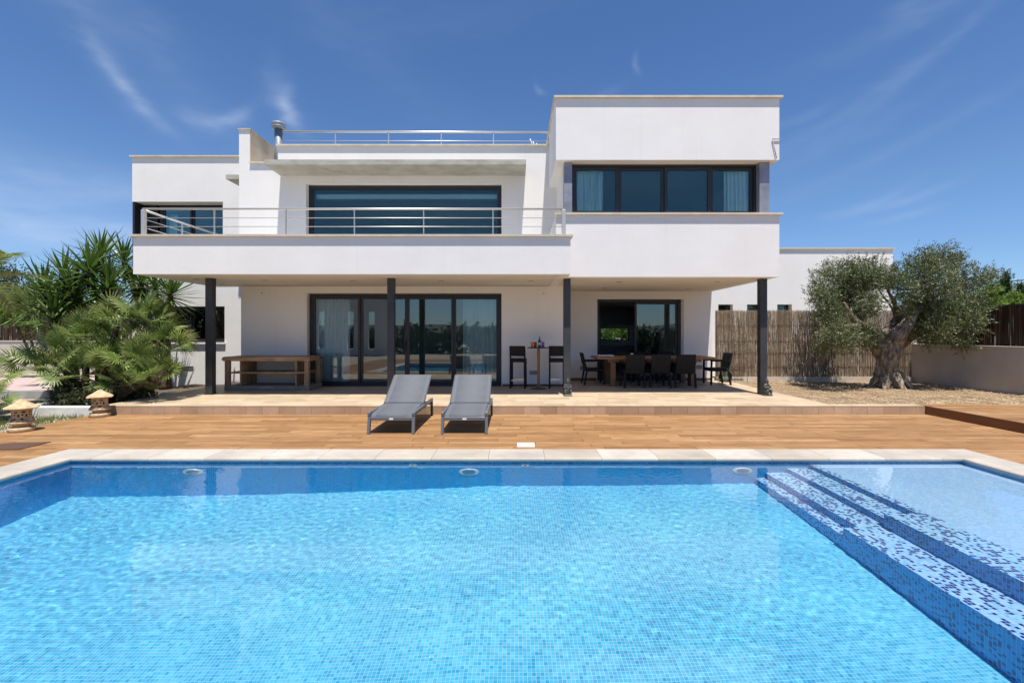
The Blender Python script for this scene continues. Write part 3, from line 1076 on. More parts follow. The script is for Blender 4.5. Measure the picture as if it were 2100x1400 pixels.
# --- balcony railing
YR = YB + .1
ZR = PZ(428.5, YR)
rail = MB().tube([(PX(293, YR), YR, ZR), (PX(1157, YR), YR, ZR)], .022, 10).build('balcony_railing', M['steel'], villa)
XL = -7.74
MB().tube([(XL, YR + .02, ZR - .02), (XL, YM + .33, ZR - .02)], .022, 10).build('side_rail', M['steel'], rail)
for z in (PZ(447, YR), PZ(464.8, YR)):
    MB().tube([(PX(295, YR), YR, z), (PX(1156, YR), YR, z)], .008, 6).build('bar', M['steel'], rail)
    MB().tube([(XL, YR, z - .015), (XL, YM + .33, z - .015)], .008, 6).build('bar', M['steel'], rail)
for px in (440, 586, 727, 869, 1011):
    x = PX(px, YR)
    MB().box(x - .008, x + .008, YR - .018, YR + .018, 3.538, ZR).build('post', M['steel'], rail)
for x, w in ((PX(295, YR), .035), (PX(1156, YR), .04)):
    MB().bbox(x - w, x + w, YR - .04, YR + .04, 3.538, ZR - .02, .006).build('end_post', M['steel'], rail)
for Y in (10.9, 12.1):
    MB().box(XL - .018, XL + .018, Y - .008, Y + .008, 3.538, ZR - .02).build('post', M['steel'], rail)

# --- roof railing
YR2 = YM + .15
rr = MB().tube([(PX(580, YR2), YR2, PZ(270, YR2)), (PX(1124, YR2), YR2, PZ(271.5, YR2))], .025, 10).build('roof_railing', M['steel'], villa)
MB().tube([(PX(582, YR2), YR2, PZ(288.5, YR2)), (PX(1120, YR2), YR2, PZ(289.5, YR2))], .009, 6).build('bar', M['steel'], rr)
for px in (688, 797, 905, 1012, 1124):
    x = PX(px, YR2)
    MB().box(x - .011, x + .011, YR2 - .012, YR2 + .012, 6.317, PZ(271, YR2)).build('post', M['steel'], rr)

# --- flue
YC = YM + .8
xc = PX(571.5, YC)
fl = MB().lathe((xc, YC, 5.60), [(.105, 0), (.105, PZ(266, YC) - 5.60)], 20).build('flue', M['zinc'], villa)
zc = PZ(266, YC)
MB().lathe((xc, YC, zc), [(.13, 0), (.175, .02), (.178, .075), (.172, .08), (.178, .085), (.178, .15), (.165, .175), (.02, .185)], 22).build('flue_cap', M['zinc'], fl)

# --- level rod and slanted grey rod on the corner of the right volume
zr = PZ(286, YX)
wv = MB().tube([(PX(1601, YX), YX - .02, zr), (PX(1583, YX), YX - .02, zr)], .010, 6)
wv.tube([(PX(1583, YX), YX - .02, zr), (PX(1591.5, YX), YX - .02, PZ(326, YX))], .009, 6)
wv.build('corner_rods', M['greykerb'], villa)

# --- thin poles on the roof terrace
pl = MB()
for (pa, pb) in (((1087, 285), (1094, 303)), ((1092.5, 289), (1098, 303)), ((1100, 294), (1103, 303))):
    pl.tube([P(*pa, YM + .9), P(*pb, YM + .9)], .012, 6)
zpole = PZ(303, YM + .9)
tag(pl.build('slanting_poles', M['plastic_white'], origin=(PX(1095, YM + .9), YM + .9, 5.6)), 'thin white slanting poles on the roof terrace beside the pavilion', 'poles')


# ------------------------------------------------------------------ curtains
def curtain(x0, x1, z0, z1, y, label, folds=9, m='curtain', group=None):
    mb = MB()
    n = folds * 8
    amp = .035
    for side in (0, .003):
        for zi, z in enumerate((z0, (z0 + z1) / 2, z1)):
            for i in range(n + 1):
                t = i / n
                ph = t * folds * 2 * math.pi
                a = amp * (1.15 - .25 * zi) * (1 + .3 * math.sin(ph * .37 + 1))
                mb.v.append((x0 + (x1 - x0) * t + .012 * math.sin(ph * 2 + zi), y + side + a * math.sin(ph + .25 * math.sin(ph * .5) + .1 * zi), z))
    w = n + 1
    for s in (0, 1):
        for r in range(2):
            for i in range(n):
                a = s * 3 * w + r * w + i
                mb.face((a, a + 1, a + 1 + w, a + w), smooth=True)
    o = mb.build('curtain', M[m], origin=((x0 + x1) / 2, y, z0))
    tag(o, label, 'curtain', group)
    return o


yc = YG + .22
curtain(PX(643, yc), PX(717, yc), ZT + .03, 2.45, yc, 'pale curtain at the left end of the ground floor sliding door', 9)
curtain(PX(949, yc), PX(1022, yc), ZT + .03, 2.45, yc, 'pale curtain at the right end of the ground floor sliding door', 9)
yc = YX + .42
curtain(PX(1178, yc), PX(1235.5, yc), 4.15, 5.16, yc, 'pale curtain at the left end of the upper band window', 8)
curtain(PX(1484, yc), PX(1550, yc), 4.15, 5.16, yc, 'pale curtain at the right end of the upper band window', 8)
yc = YW + .30
curtain(PX(330, yc), PX(389, yc), 1.3, 2.24, yc, 'pale curtain in the ground floor wing window behind the palms', 8)
yc = YW + .62
curtain(PX(346, yc), PX(363, yc), 3.2, PZ(441, yc), yc, 'narrow pale curtain in the upper corner window behind the balcony rail', 2)

# ================================================================== WHITE ANNEXE BEHIND THE FENCE
YA = 17.0
ax = empty('annexe', (9.5, YA, 0))
tag(ax, 'plain white flat-roofed annexe behind the reed fence with small square windows', 'building')
AX0, AX1 = 5.9, PX(1831, YA)
wins = [(1473, 1503), (1532, 1562), (1594, 1624)]
aw = MB()
zt = PZ(624, YA)
zb = PZ(690, YA)
xs = [AX0]
for a, b in wins:
    xs += [PX(a, YA), PX(b, YA)]
xs.append(AX1)
for i in range(0, len(xs), 2):
    aw.box(xs[i], xs[i + 1], YA, YA + .3, zb, zt)
aw.box(AX0, AX1, YA, YA + .3, -.05, zb)
aw.box(AX0, AX1, YA, YA + .3, zt, PZ(511, YA))
aw.box(AX0, AX0 + .3, YA + .3, 22, -.05, PZ(511, YA))
aw.box(AX1 - .3, AX1, YA + .3, 22, -.05, PZ(511, YA))
aw.box(AX0 + .3, AX1 - .3, 21.7, 22, -.05, PZ(511, YA))
aw.box(AX0 + .3, AX1 - .3, YA + .3, 21.7, PZ(520, YA), PZ(512, YA))
aw.build('wall', M['render'], ax)
MB().box(AX0 - .05, AX1 + .05, YA - .05, 22.05, PZ(511, YA), PZ(508, YA)).build('coping', M['coping'], ax)
for a, b in wins:
    wo_ = ring(MB(), PX(a, YA), PX(b, YA), zb, zt, YA + .22, YA + .27, .04).build('window', M['black'], ax)
    MB().box(PX(a, YA) + .038, PX(b, YA) - .038, YA + .24, YA + .25, zb + .038, zt - .038).build('pane', M['solar'], wo_)

# ================================================================== GRAVEL GARDEN ON THE RIGHT
gv = MB()
nxg, nyg = 40, 34
for j in range(nyg + 1):
    for i in range(nxg + 1):
        x = 6.02 + (11.58 - 6.02) * i / nxg
        y = 8.955 + (13.62 - 8.955) * j / nyg
        z = .098 + .028 * noise.noise((x * .9, y * .9, 0)) + .012 * noise.noise((x * 3, y * 3, 2))
        d = math.hypot(x - 9.5, y - 11.9)
        z += .05 * math.exp(-(d / .8) ** 2)
        if y < 9.2:
            z = min(z, .135)
        if 6.02 <= x < 6.35 and y > YD:
            z = min(z, .12)
        gv.v.append((x, y, z))
for j in range(nyg):
    for i in range(nxg):
        a = j * (nxg + 1) + i
        gv.face((a, a + 1, a + nxg + 2, a + nxg + 1), smooth=True)
go = gv.build('gravel_bed', M['gravel'])
go['kind'] = 'structure'
peb = MB()
octv = [(1, 0, 0), (-1, 0, 0), (0, 1, 0), (0, -1, 0), (0, 0, 1), (0, 0, -1)]
octf = [(0, 2, 4), (2, 1, 4), (1, 3, 4), (3, 0, 4), (2, 0, 5), (1, 2, 5), (3, 1, 5), (0, 3, 5)]
for k in range(5200):
    x = random.uniform(6.06, 11.55)
    y = random.uniform(8.97, 13.5)
    if random.random() < .35:
        y = random.uniform(8.97, 10.5)
    r = random.uniform(.008, .026)
    b = len(peb.v)
    a = random.uniform(0, 6.28)
    z = .105 + .028 * noise.noise((x * .9, y * .9, 0)) + .05 * math.exp(-(math.hypot(x - 9.5, y - 11.9) / .8) ** 2)
    for v in octv:
        u = v[0] * math.cos(a) - v[1] * math.sin(a)
        w = v[0] * math.sin(a) + v[1] * math.cos(a)
        peb.v.append((x + u * r * 1.3, y + w * r, z + v[2] * r * .7))
    for f in octf:
        peb.face([b + i for i in f])
po = peb.build('gravel', M['pebble'])
tag(po, kind='stuff')


# ------------------------------------------------------------------ meshes with a tone per face
def tone_mesh(name, co, faces, tones, m, smooth=False):
    me = bpy.data.meshes.new(name)
    co = np.asarray(co, float)
    fa = np.asarray(faces, int)
    k = fa.shape[1]
    me.vertices.add(len(co))
    me.vertices.foreach_set('co', co.ravel())
    me.loops.add(fa.size)
    me.loops.foreach_set('vertex_index', fa.ravel())
    me.polygons.add(len(fa))
    me.polygons.foreach_set('loop_start', np.arange(0, fa.size, k))
    me.polygons.foreach_set('loop_total', np.full(len(fa), k))
    if smooth:
        me.polygons.foreach_set('use_smooth', np.ones(len(fa), bool))
    me.update(calc_edges=True)
    at = me.attributes.new('tone', 'FLOAT', 'FACE')
    at.data.foreach_set('value', np.asarray(tones, np.float32))
    me.materials.append(m)
    return me


def link(name, me, parent=None, loc=(0, 0, 0)):
    o = bpy.data.objects.new(name, me)
    COL.objects.link(o)
    if parent is not None:
        o.parent = parent
    o.location = loc
    return o


# ------------------------------------------------------------------ brush / reed fences
def reed_panel(name, p0, p1, z0, z1, m, parent, spacing=.012, layers=2, seed=1, wid=.010, bend=.03, tone=(0, 1)):
    r = np.random.default_rng(seed)
    p0, p1 = Vector(p0), Vector(p1)
    d = p1 - p0
    L = d.length
    d.normalize()
    nrm = Vector((-d.y, d.x, 0))
    n = int(L / spacing) * layers
    V, Fc, Tn = [], [], []
    seg = 5
    for k in range(n):
        s = r.uniform(0, L)
        dep = r.uniform(-.018, .018)
        top = z1 + r.normal(0, .018)
        lean = r.normal(0, bend)
        w = wid * r.uniform(.55, 1.5)
        ph = r.uniform(0, 6.3)
        wob = r.uniform(.2, 1) * bend * .35
        tn = r.uniform(*tone) ** 1.2
        ang = r.uniform(-.7, .7)
        b = len(V)
        for i in range(seg + 1):
            t = i / seg
            z = z0 + (top - z0) * t
            q = s + lean * (t - .5) + wob * math.sin(ph + 5 * t)
            q = min(max(q, 0), L)
            c = p0 + d * q + nrm * (dep + wob * .4 * math.cos(ph + 4 * t))
            ww = w * (1 - .45 * t)
            for sg in (-1, 1):
                a = c + (d * math.cos(ang) + nrm * math.sin(ang)) * (sg * ww / 2)
                V.append((a.x, a.y, z))
        for i in range(seg):
            Fc.append((b + 2 * i, b + 2 * i + 1, b + 2 * i + 3, b + 2 * i + 2))
            Tn.append(tn)
    me = tone_mesh(name, np.array(V) - np.array(LOC[parent.name]), Fc, Tn, m)
    o = link(name, me, parent)
    o['kind'] = 'stuff'
    return o


YF = 13.62
fe = empty('reed_fence', (8.7, YF, .1))
tag(fe, 'tan reed screen fence on a low pale kerb behind the olive tree', 'fence')
FX0, FX1 = 5.86, 11.57
MB().box(FX0, FX1, YF - .02, YF + .12, 0, .245).build('kerb', M['coping'], fe)
reed_panel('reed_panel', (FX0, YF + .03, 0), (FX1, YF + .03, 0), .24, 2.165, M['reed'], fe, spacing=.0105, layers=8, seed=4, wid=.0065, bend=.05)
wr_ = MB()
for z in (.55, .95, 1.3, 1.75):
    wr_.obox((FX0, YF + .005, z), (FX1, YF + .005, z), .006, .006)
wr_.build('tie_wire', M['wire'], fe)
for k in range(4):
    x = FX0 + .05 + (FX1 - FX0 - .1) * k / 3
    MB().box(x - .02, x + .02, YF + .07, YF + .11, .2, 2.16).build('post', M['grille'], fe)

# rusty mesh panel leaning by the terrace corner
wp = empty('mesh_panel', (6.2, 13.42, .12))
tag(wp, 'rusty wire mesh panel standing in front of the reed fence beside the dining terrace', 'mesh panel')
x0, x1 = PX(1469, 13.42), PX(1533, 13.42)
for py in (706, 720.5, 734, 747, 760):
    MB().obox((x0, 13.42, PZ(py, 13.42)), (x1, 13.42, PZ(py, 13.42)), .010, .012).build('wire', M['wire'], wp)
for k in range(6):
    x = x0 + (x1 - x0) * k / 5
    MB().obox((x, 13.428, .10), (x, 13.428, PZ(636 if k == 0 else 706, 13.42)), .010, .008).build('wire', M['wire'], wp)

# garden wall on the right with its dark brush screen
gw = empty('garden_wall', (11.7, 9.5, 0))
tag(gw, 'low taupe garden wall along the right boundary under the dark brush screen', 'wall')
MB().box(11.6, 11.8, 3.0, 13.75, -.05, 1.165).build('wall', M['gardenwall'], gw)
MB().box(11.575, 11.825, 3.0, 13.77, 1.165, 1.20).build('capping', M['wallcap'], gw)
rf = empty('brush_screen', (11.86, 9.5, 1.2))
tag(rf, 'dark brown brush screen standing behind the right garden wall', 'fence')
reed_panel('brush_panel', (11.88, 3.0, 0), (11.88, 13.8, 0), .1, 2.18, M['reed_dark'], rf, spacing=.009, layers=3, seed=9, wid=.016, bend=.015)
MB().box(11.86, 11.90, 3.0, 13.8, 2.16, 2.20).build('top_rail', M['cable'], rf)
for k in range(5):
    MB().box(11.93, 11.97, 3.2 + k * 2.6, 3.24 + k * 2.6, .0, 2.2).build('post', M['grille'], rf)

# far left boundary wall and screen
lw = empty('boundary_wall', (-20, 19.6, 0))
tag(lw, 'long pale garden wall in the left background behind the palms', 'wall')
MB().box(-30, -11.2, 19.5, 19.75, -.09, 1.17).build('wall', M['gardenwall'], lw)
MB().box(-30, -11.2, 19.47, 19.78, 1.17, 1.21).build('capping', M['wallcap'], lw)
ls = empty('dark_screen', (-20, 19.9, 1.2))
tag(ls, 'dark woven screen on top of the wall in the left background', 'fence')
reed_panel('screen_panel', (-30, 19.85, 0), (-11.2, 19.85, 0), .5, 2.12, M['reed_dark'], ls, spacing=.02, layers=2, seed=12, wid=.04, bend=.015, tone=(0, .5))
MB().box(-30, -11.2, 19.83, 19.87, 2.08, 2.12).build('top_rail', M['cable'], ls)

# left garden: path, kerbs, planting bed
MB().box(-24, -10.0, 11.25, 14.5, -.09, .145).build('path', M['pink'])['kind'] = 'structure'
kb = empty('grey_kerb', (-14, 11.2, 0))
tag(kb, 'grey shadowed kerb along the front of the pink paved path at left', 'kerb')
for k in range(14):
    MB().bbox(-24 + k, -23.006 + k, 11.1, 11.248, -.09, .150, .008).build('kerb_block', M['greykerb'], kb, origin=(-24 + k, 11.2, 0))
bk = empty('planter_kerb', (-8.5, 8.8, 0))
tag(bk, 'low white kerb round the palm bed beside the terrace end', 'kerb')
MB().bbox(-9.25, -7.80, 8.68, 8.80, -.09, .150, .02).build('kerb_block', M['kerb'], bk)
MB().bbox(-9.25, -9.13, 8.81, 10.4, -.09, .150, .02).build('kerb_block', M['kerb'], bk)
bs = MB()
for j in range(9):
    for i in range(9):
        x = -9.12 + (TX0 + .0 - .02 + 9.12) * i / 8
        y = 8.81 + (13.2 - 8.81) * j / 8
        bs.v.append((x, y, .08 + .03 * noise.noise((x * 2, y * 2, 5))))
for j in range(8):
    for i in range(8):
        a = j * 9 + i
        bs.face((a, a + 1, a + 10, a + 9), smooth=True)
bs.build('planting_bed', M['bedsoil'])['kind'] = 'structure'
gl = MB()
for j in range(25):
    for i in range(25):
        x = -16 + (DX0 - .02 + 16) * i / 24
        y = 3 + (11.09 - 3) * j / 24
        gl.v.append((x, y, -.045 + .03 * noise.noise((x * 1.1, y * 1.1, 8)) - (.02 if x > -8.3 else 0)))
for j in range(24):
    for i in range(24):
        a = j * 25 + i
        gl.face((a, a + 1, a + 26, a + 25), smooth=True)
gl.build('garden_soil', M['soil'])['kind'] = 'structure'
# tufts of dry grass
V, Fc, Tn = [], [], []
for k in range(420):
    cx_, cy_ = random.uniform(-13, DX0 - .05), random.uniform(6.2, 10.8)
    if random.random() < .5:
        cx_, cy_ = random.uniform(-9.6, DX0 - .05), random.uniform(6.8, 8.6)
    for b in range(random.randint(5, 14)):
        a = random.uniform(0, 6.28)
        h = random.uniform(.03, .085)
        le = random.uniform(.01, .07)
        x, y = cx_ + random.gauss(0, .04), cy_ + random.gauss(0, .04)
        i = len(V)
        w = .006
        V += [(x - w, y, -.05), (x + w, y, -.05), (x + math.cos(a) * le, y + math.sin(a) * le, -.03 + h)]
        Fc.append((i, i + 1, i + 2))
        Tn.append(random.random())
o = link('grass', tone_mesh('grass', V, Fc, Tn, M['grass']))
tag(o, kind='stuff')
# fallen stones by the terrace end
st = MB()
for k in range(7):
    c = Vector((random.uniform(-8.05, -7.85), random.uniform(10.3, 10.9), .1))
    bm = bmesh.new()
    bmesh.ops.create_icosphere(bm, subdivisions=2, radius=random.uniform(.05, .11))
    for v in bm.verts:
        v.co *= 1 + .35 * noise.noise(v.co * 9 + c)
        v.co.z *= .6
        v.co += c
    st.add_bm(bm)
tag(st.build('rubble', M['kerb'], origin=(-7.95, 10.6, .08)), kind='stuff')


# ================================================================== PLANTS
def rot_to(d, up=Vector((0, 0, 1)), roll=0):
    d = Vector(d).normalized()
    x = d.cross(up)
    if x.length < 1e-4:
        x = Vector((1, 0, 0))
    x.normalize()
    z = x.cross(d)
    m = Matrix((x, d, z)).transposed()
    return m @ Matrix.Rotation(roll, 3, 'Y')


def leaf_cloud(blobs, n, ln, wd, seed, bias=1.0, per_twig=10, twig=.22, upward=.25, shell=.62):
    """leaves on short twigs spread through a set of ellipsoids (x, y, z, rx, ry, rz)"""
    r = np.random.default_rng(seed)
    vol = np.array([b[3] * b[4] * b[5] for b in blobs]) ** .75
    vol /= vol.sum()
    nt = n // per_twig
    which = r.choice(len(blobs), nt, p=vol)
    B = np.array(blobs)[which]
    d = r.normal(size=(nt, 3))
    d /= np.linalg.norm(d, axis=1)[:, None]
    rad = shell + (1 - shell) * r.random(nt) ** .8
    inner = r.random(nt) < .22
    rad[inner] = r.random(inner.sum()) ** .5 * shell
    # lumpy outline
    ph = r.uniform(0, 6.3, (len(blobs), 6))[which]
    lump = 1 + .16 * np.sin(3 * np.arctan2(d[:, 1], d[:, 0]) + ph[:, 0]) * np.cos(4 * d[:, 2] + ph[:, 1]) + .12 * np.sin(7 * np.arctan2(d[:, 2], d[:, 0]) + ph[:, 2])
    c = B[:, :3] + d * B[:, 3:6] * (rad * lump)[:, None]
    td = d * .8 + r.normal(size=(nt, 3)) * .6 + np.array([0, 0, upward])
    td /= np.linalg.norm(td, axis=1)[:, None]
    tl = twig * r.uniform(.5, 1.3, nt)
    N = nt * per_twig
    ti = np.repeat(np.arange(nt), per_twig)
    t = np.tile(np.linspace(0, 1, per_twig), nt)
    pos = c[ti] + td[ti] * (tl[ti] * (t - .3))[:, None]
    ld = td[ti] * .7 + r.normal(size=(N, 3)) * .75
    ld /= np.linalg.norm(ld, axis=1)[:, None]
    sd_ = np.cross(ld, r.normal(size=(N, 3)))
    sd_ /= np.linalg.norm(sd_, axis=1)[:, None]
    L = ln * r.uniform(.6, 1.25, N)[:, None]
    W = wd * r.uniform(.7, 1.25, N)[:, None]
    v0 = pos
    v1 = pos + ld * L * .5 + sd_ * W * .5
    v2 = pos + ld * L
    v3 = pos + ld * L * .5 - sd_ * W * .5
    co = np.stack([v0, v1, v2, v3], 1).reshape(-1, 3)
    fa = np.arange(N * 4).reshape(-1, 4)
    tone = np.clip(np.repeat(r.beta(2, 2.6, nt), per_twig) * .6 + r.random(N) * .45, 0, 1) ** bias
    return co, fa, tone


# ---------------------------------------------------------------- olive tree
YO = 11.9
ol = empty('olive_tree', (PX(1822, YO), YO, .12))
tag(ol, 'old olive tree with thick gnarled trunk and silvery crown on the gravel', 'tree')


def bark_disp(seed, amp=.2, rib=5):
    def f(i, t, p):
        return 1 + amp * noise.noise((math.cos(t) * 1.6 + seed, math.sin(t) * 1.6, p.z * 2.2)) + amp * .55 * math.sin(rib * t + p.z * 5 + seed) * (.6 + .4 * noise.noise((p.z * 3, seed, t))) \
            + amp * .7 * noise.noise((math.cos(t) * 5, math.sin(t) * 5 + seed, p.z * 7)) + amp * .35 * noise.noise((math.cos(t) * 11, math.sin(t) * 11 + seed, p.z * 13))
    return f


def smooth_path(pts, rads, n):
    """catmull-rom through pts with radii"""
    pts = [Vector(p) for p in pts]
    out, ro = [], []
    m = len(pts)
    for i in range(m - 1):
        p0, p1, p2, p3 = pts[max(i - 1, 0)], pts[i], pts[i + 1], pts[min(i + 2, m - 1)]
        for k in range(n):
            t = k / n
            q = .5 * ((2 * p1) + (p2 - p0) * t + (2 * p0 - 5 * p1 + 4 * p2 - p3) * t * t + (3 * p1 - p0 - 3 * p2 + p3) * t ** 3)
            out.append(q)
            ro.append(rads[i] + (rads[i + 1] - rads[i]) * t)
    out.append(pts[-1])
    ro.append(rads[-1])
    return out, ro


def OP(px, py, dy=0):
    return P(px, py, YO + dy)


tr = MB()
pts, rs = smooth_path([OP(1824, 806), OP(1824, 792), OP(1820, 770), OP(1818, 745), OP(1822, 720), OP(1826, 698)], [.37, .285, .225, .215, .25, .22], 14)
tr.tube(pts, rs, 72, disp=bark_disp(1.3, .26, 9))
pts, rs = smooth_path([OP(1812, 735, .05), OP(1803, 712, .1), OP(1800, 695, .15), OP(1806, 683, .1)], [.15, .19, .16, .06], 8)     # burl
tr.tube(pts, rs, 28, disp=bark_disp(4.1, .35, 3))
for k in range(7):    # root flare
    a = k * .9 + .3
    c = Vector((PX(1822, YO), YO, .1))
    e = c + Vector((math.cos(a), math.sin(a), 0)) * random.uniform(.42, .6)
    e.z = .06
    s_ = c + Vector((math.cos(a) * .12, math.sin(a) * .12, .38))
    pts, rs = smooth_path([s_, (s_ + e) / 2 + Vector((0, 0, -.04)), e], [.12, .085, .02], 8)
    tr.tube(pts, rs, 18, disp=bark_disp(7 + k, .55, 4))
tr.build('trunk', M['olive_bark'], ol)
limbs = [([OP(1826, 712), OP(1840, 690, -.2), OP(1856, 668, -.25), OP(1872, 645, -.2), OP(1888, 615, -.1)], [.20, .185, .145, .10, .055]),
         ([OP(1818, 706), OP(1800, 686, .1), OP(1778, 674, .15), OP(1752, 655, .1), OP(1730, 620, 0)], [.18, .135, .105, .075, .02]),
         ([OP(1812, 700, .15), OP(1822, 676, .35), OP(1838, 655, .4), OP(1835, 625, .4), OP(1815, 585, .3)], [.16, .13, .09, .05, .02]),
         ([OP(1836, 708, .1), OP(1862, 690, .25), OP(1895, 672, .3), OP(1930, 660, .25), OP(1965, 650, .2)], [.18, .14, .09, .06, .02]),
         ([OP(1875, 640, -.2), OP(1905, 605, -.1), OP(1925, 570, 0), OP(1930, 540, .1)], [.085, .06, .04, .015]),
         ([OP(1888, 620, 0), OP(1935, 600, .1), OP(1985, 588, .2), OP(2025, 580, .2)], [.055, .04, .03, .012]),
         ([OP(1770, 668, .15), OP(1740, 668, -.1), OP(1712, 675, -.3), OP(1690, 690, -.35)], [.075, .05, .035, .012]),
         ([OP(1838, 652, .4), OP(1828, 630, .3), OP(1812, 608, .2), OP(1800, 590, .2)], [.045, .025, .02, .012]),
         ([OP(1852, 662, .4), OP(1846, 640, .3), OP(1835, 620, .3), OP(1842, 596, .25)], [.05, .03, .025, .015])]
for k, (pp, rr_) in enumerate(limbs):
    pts, rs = smooth_path(pp, rr_, 7)
    MB().tube(pts, rs, 22 if rr_[0] > .1 else 10, disp=bark_disp(20 + k * 3.1, .2, 4)).build('limb', M['olive_bark'], ol)
BL_ = [(1722, 580, 58), (1775, 568, 48), (1812, 572, 30), (1690, 612, 30), (1742, 625, 50), (1705, 655, 38), (1722, 690, 36), (1770, 690, 36), (1690, 705, 22), (1672, 608, 16), (1858, 592, 20), (1838, 578, 18), (1852, 614, 20), (1846, 560, 14), (1862, 640, 16),
       (1888, 545, 34), (1925, 532, 32), (1958, 545, 30), (1918, 575, 40), (1985, 572, 26), (2018, 570, 24), (2038, 562, 12), (1965, 600, 36), (1900, 622, 44), (1950, 640, 44), (1990, 630, 32), (1880, 660, 30), (1915, 680, 36), (1960, 685, 30), (1978, 705, 18), (1888, 628, 24), (1786, 622, 24), (1876, 582, 20), (1996, 660, 22)]
blobs = []
for k, (px, py, pr) in enumerate(BL_):
    dyy = random.uniform(-.75, .75)
    c = P(px, py, YO + dyy)
    r_ = pr * .93 * YO / F
    blobs.append((c.x, c.y, c.z, r_, r_ * 1.15, r_ * .9))
co, fa, tn = leaf_cloud(blobs, 104000, .064, .018, 5, per_twig=16, twig=.27, shell=.52)
co -= np.array(LOC[ol.name])
link('crown', tone_mesh('crown', co, fa, tn, M['olive']), ol)


# ---------------------------------------------------------------- fan palm clump
def fan_leaf_mesh(seed, radius=.36, petiole=.45, nl=24, spread=250):
    r = random.Random(seed)
    V, Fc, Tn = [], [], []
    # stalk along +y from origin, a thin three-sided bar
    for s in range(2):
        y = petiole * s
        for (a, b) in ((-.008, 0), (.008, 0), (0, -.008)):
            V.append((a, y, b))
    Fc += [(0, 1, 4, 3), (1, 2, 5, 4), (2, 0, 3, 5)]
    base_t = r.uniform(.25, .6)
    Tn += [.9, .8, .8]
    hub = Vector((0, petiole, 0))
    for k in range(nl):
        a = R(-spread / 2 + spread * (k + .5) / nl + r.uniform(-2, 2))
        L = radius * (.78 + .22 * math.cos(a * .8)) * r.uniform(.88, 1.08)
        d = Vector((math.sin(a), math.cos(a), 0))
        s = Vector((math.cos(a), -math.sin(a), 0))
        w = L * .026 + .004
        sag = r.uniform(-.02, .10) * L
        lift = .10 * radius * (1 - abs(a) / math.pi)
        i = len(V)
        q = [(0.02, .3, 0), (.45, 1, lift * .6), (.75, .75, lift * .5 - sag * .25), (1, .05, lift * .2 - sag)]
        for (t, ww, z) in q:
            c = hub + d * (L * t) + Vector((0, 0, z))
            V.append(tuple(c - s * w * ww + Vector((0, 0, .004 * ww))))
            V.append(tuple(c + s * w * ww + Vector((0, 0, .004 * ww))))
        for j in range(3):
            Fc.append((i + 2 * j, i + 2 * j + 1, i + 2 * j + 3, i + 2 * j + 2))
            Tn.append(min(1, max(0, base_t + r.uniform(-.25, .25) + .12 * j)))
    return tone_mesh('fan_leaf', V, Fc, Tn, M['fan'])


FAN = [fan_leaf_mesh(k, radius=.31 + .03 * (k % 4), petiole=.26 + .07 * (k % 3), spread=230 + 20 * (k % 3)) for k in range(8)]


def fan_palm(base, heads, label, seed, nleaf=12, trunk_r=.052, scale=1.0):
    r = random.Random(seed)
    b = Vector(base)
    t = empty('fan_palm', b)
    tag(t, label, 'palm')
    for h in heads:
        h = Vector(h)
        foot = b + Vector((h.x - b.x, h.y - b.y, 0)) * .35 + Vector((r.uniform(-.1, .1), r.uniform(-.1, .1), 0))
        pts, rs = smooth_path([foot, foot.lerp(h, .5) + Vector(((h.x - b.x) * -.06, 0, .05)), h - Vector((0, 0, .02))], [trunk_r, trunk_r * 1.1, trunk_r * 1.05], 6)
        MB().tube(pts, rs, 12, disp=bark_disp(seed + h.x, .25, 6)).build('trunk', M['palm_trunk'], t)
        for k in range(nleaf):
            azm = 2 * math.pi * (k * .381966 + r.uniform(-.04, .04))
            el_ = R(86 - 96 * (k + .5) / nleaf + r.uniform(-10, 10))
            d = Vector((math.cos(azm) * math.cos(el_), math.sin(azm) * math.cos(el_), math.sin(el_)))
            o = link('fan_leaf', FAN[r.randrange(8)], t, h - b + d * .03)
            m = rot_to(d, roll=r.uniform(-1.1, 1.1))
            # fans bend over at the hub: tilt blade by pitching the whole leaf a little
            o.rotation_euler = (m @ Matrix.Rotation(R(r.uniform(-6, 6)), 3, 'X')).to_euler()
            s = scale * r.uniform(.74, 1.08)
            o.scale = (s, s, s)
    return t


fan_palm((-8.55, 9.55, .08), [P(240, 668, 9.6), P(297, 662, 9.7), P(172, 698, 9.6), P(338, 716, 9.7), P(118, 735, 9.4), P(222, 740, 9.5), P(282, 748, 9.4), P(165, 775, 9.3), P(322, 775, 9.5), P(262, 792, 9.5), P(88, 765, 9.3), P(205, 700, 9.9), P(318, 676, 9.9)],
         'bushy clump of fan palms in the bed beside the terrace corner', 3, nleaf=15)
fan_palm(P(-52, 815, 8.2), [P(-45, 792, 8.2), P(-75, 770, 8.3), P(-42, 838, 8.0)], 'fan palm leaves reaching in at the left edge near the front lantern', 8, nleaf=11, scale=.95)


# ---------------------------------------------------------------- yuccas
def sword_mesh(seed, L=.66, W=.066):
    r = random.Random(seed)
    V, Fc, Tn = [], [], []
    seg = 5
    bt = r.uniform(.25, .75)
    for i in range(seg + 1):
        t = i / seg
        w = W * (.55 + 1.2 * t) if t < .35 else W * (1 - ((t - .35) / .65) ** 1.6)
        w = max(w, .002)
        y = L * t
        z = -.10 * L * t * t * r.uniform(.6, 1.2) if seed % 2 else -.02 * L * t * t
        V += [(-w / 2, y, z + .18 * w), (0, y, z), (w / 2, y, z + .18 * w)]
    for i in range(seg):
        for k in range(2):
            a = i * 3 + k
            Fc.append((a, a + 1, a + 4, a + 3))
            Tn.append(min(1, bt + .15 * k + r.uniform(-.08, .08)))
    return tone_mesh('sword_leaf', V, Fc, Tn, M['yucca'])


SW = [sword_mesh(k, L=.62 + .035 * k) for k in range(6)]


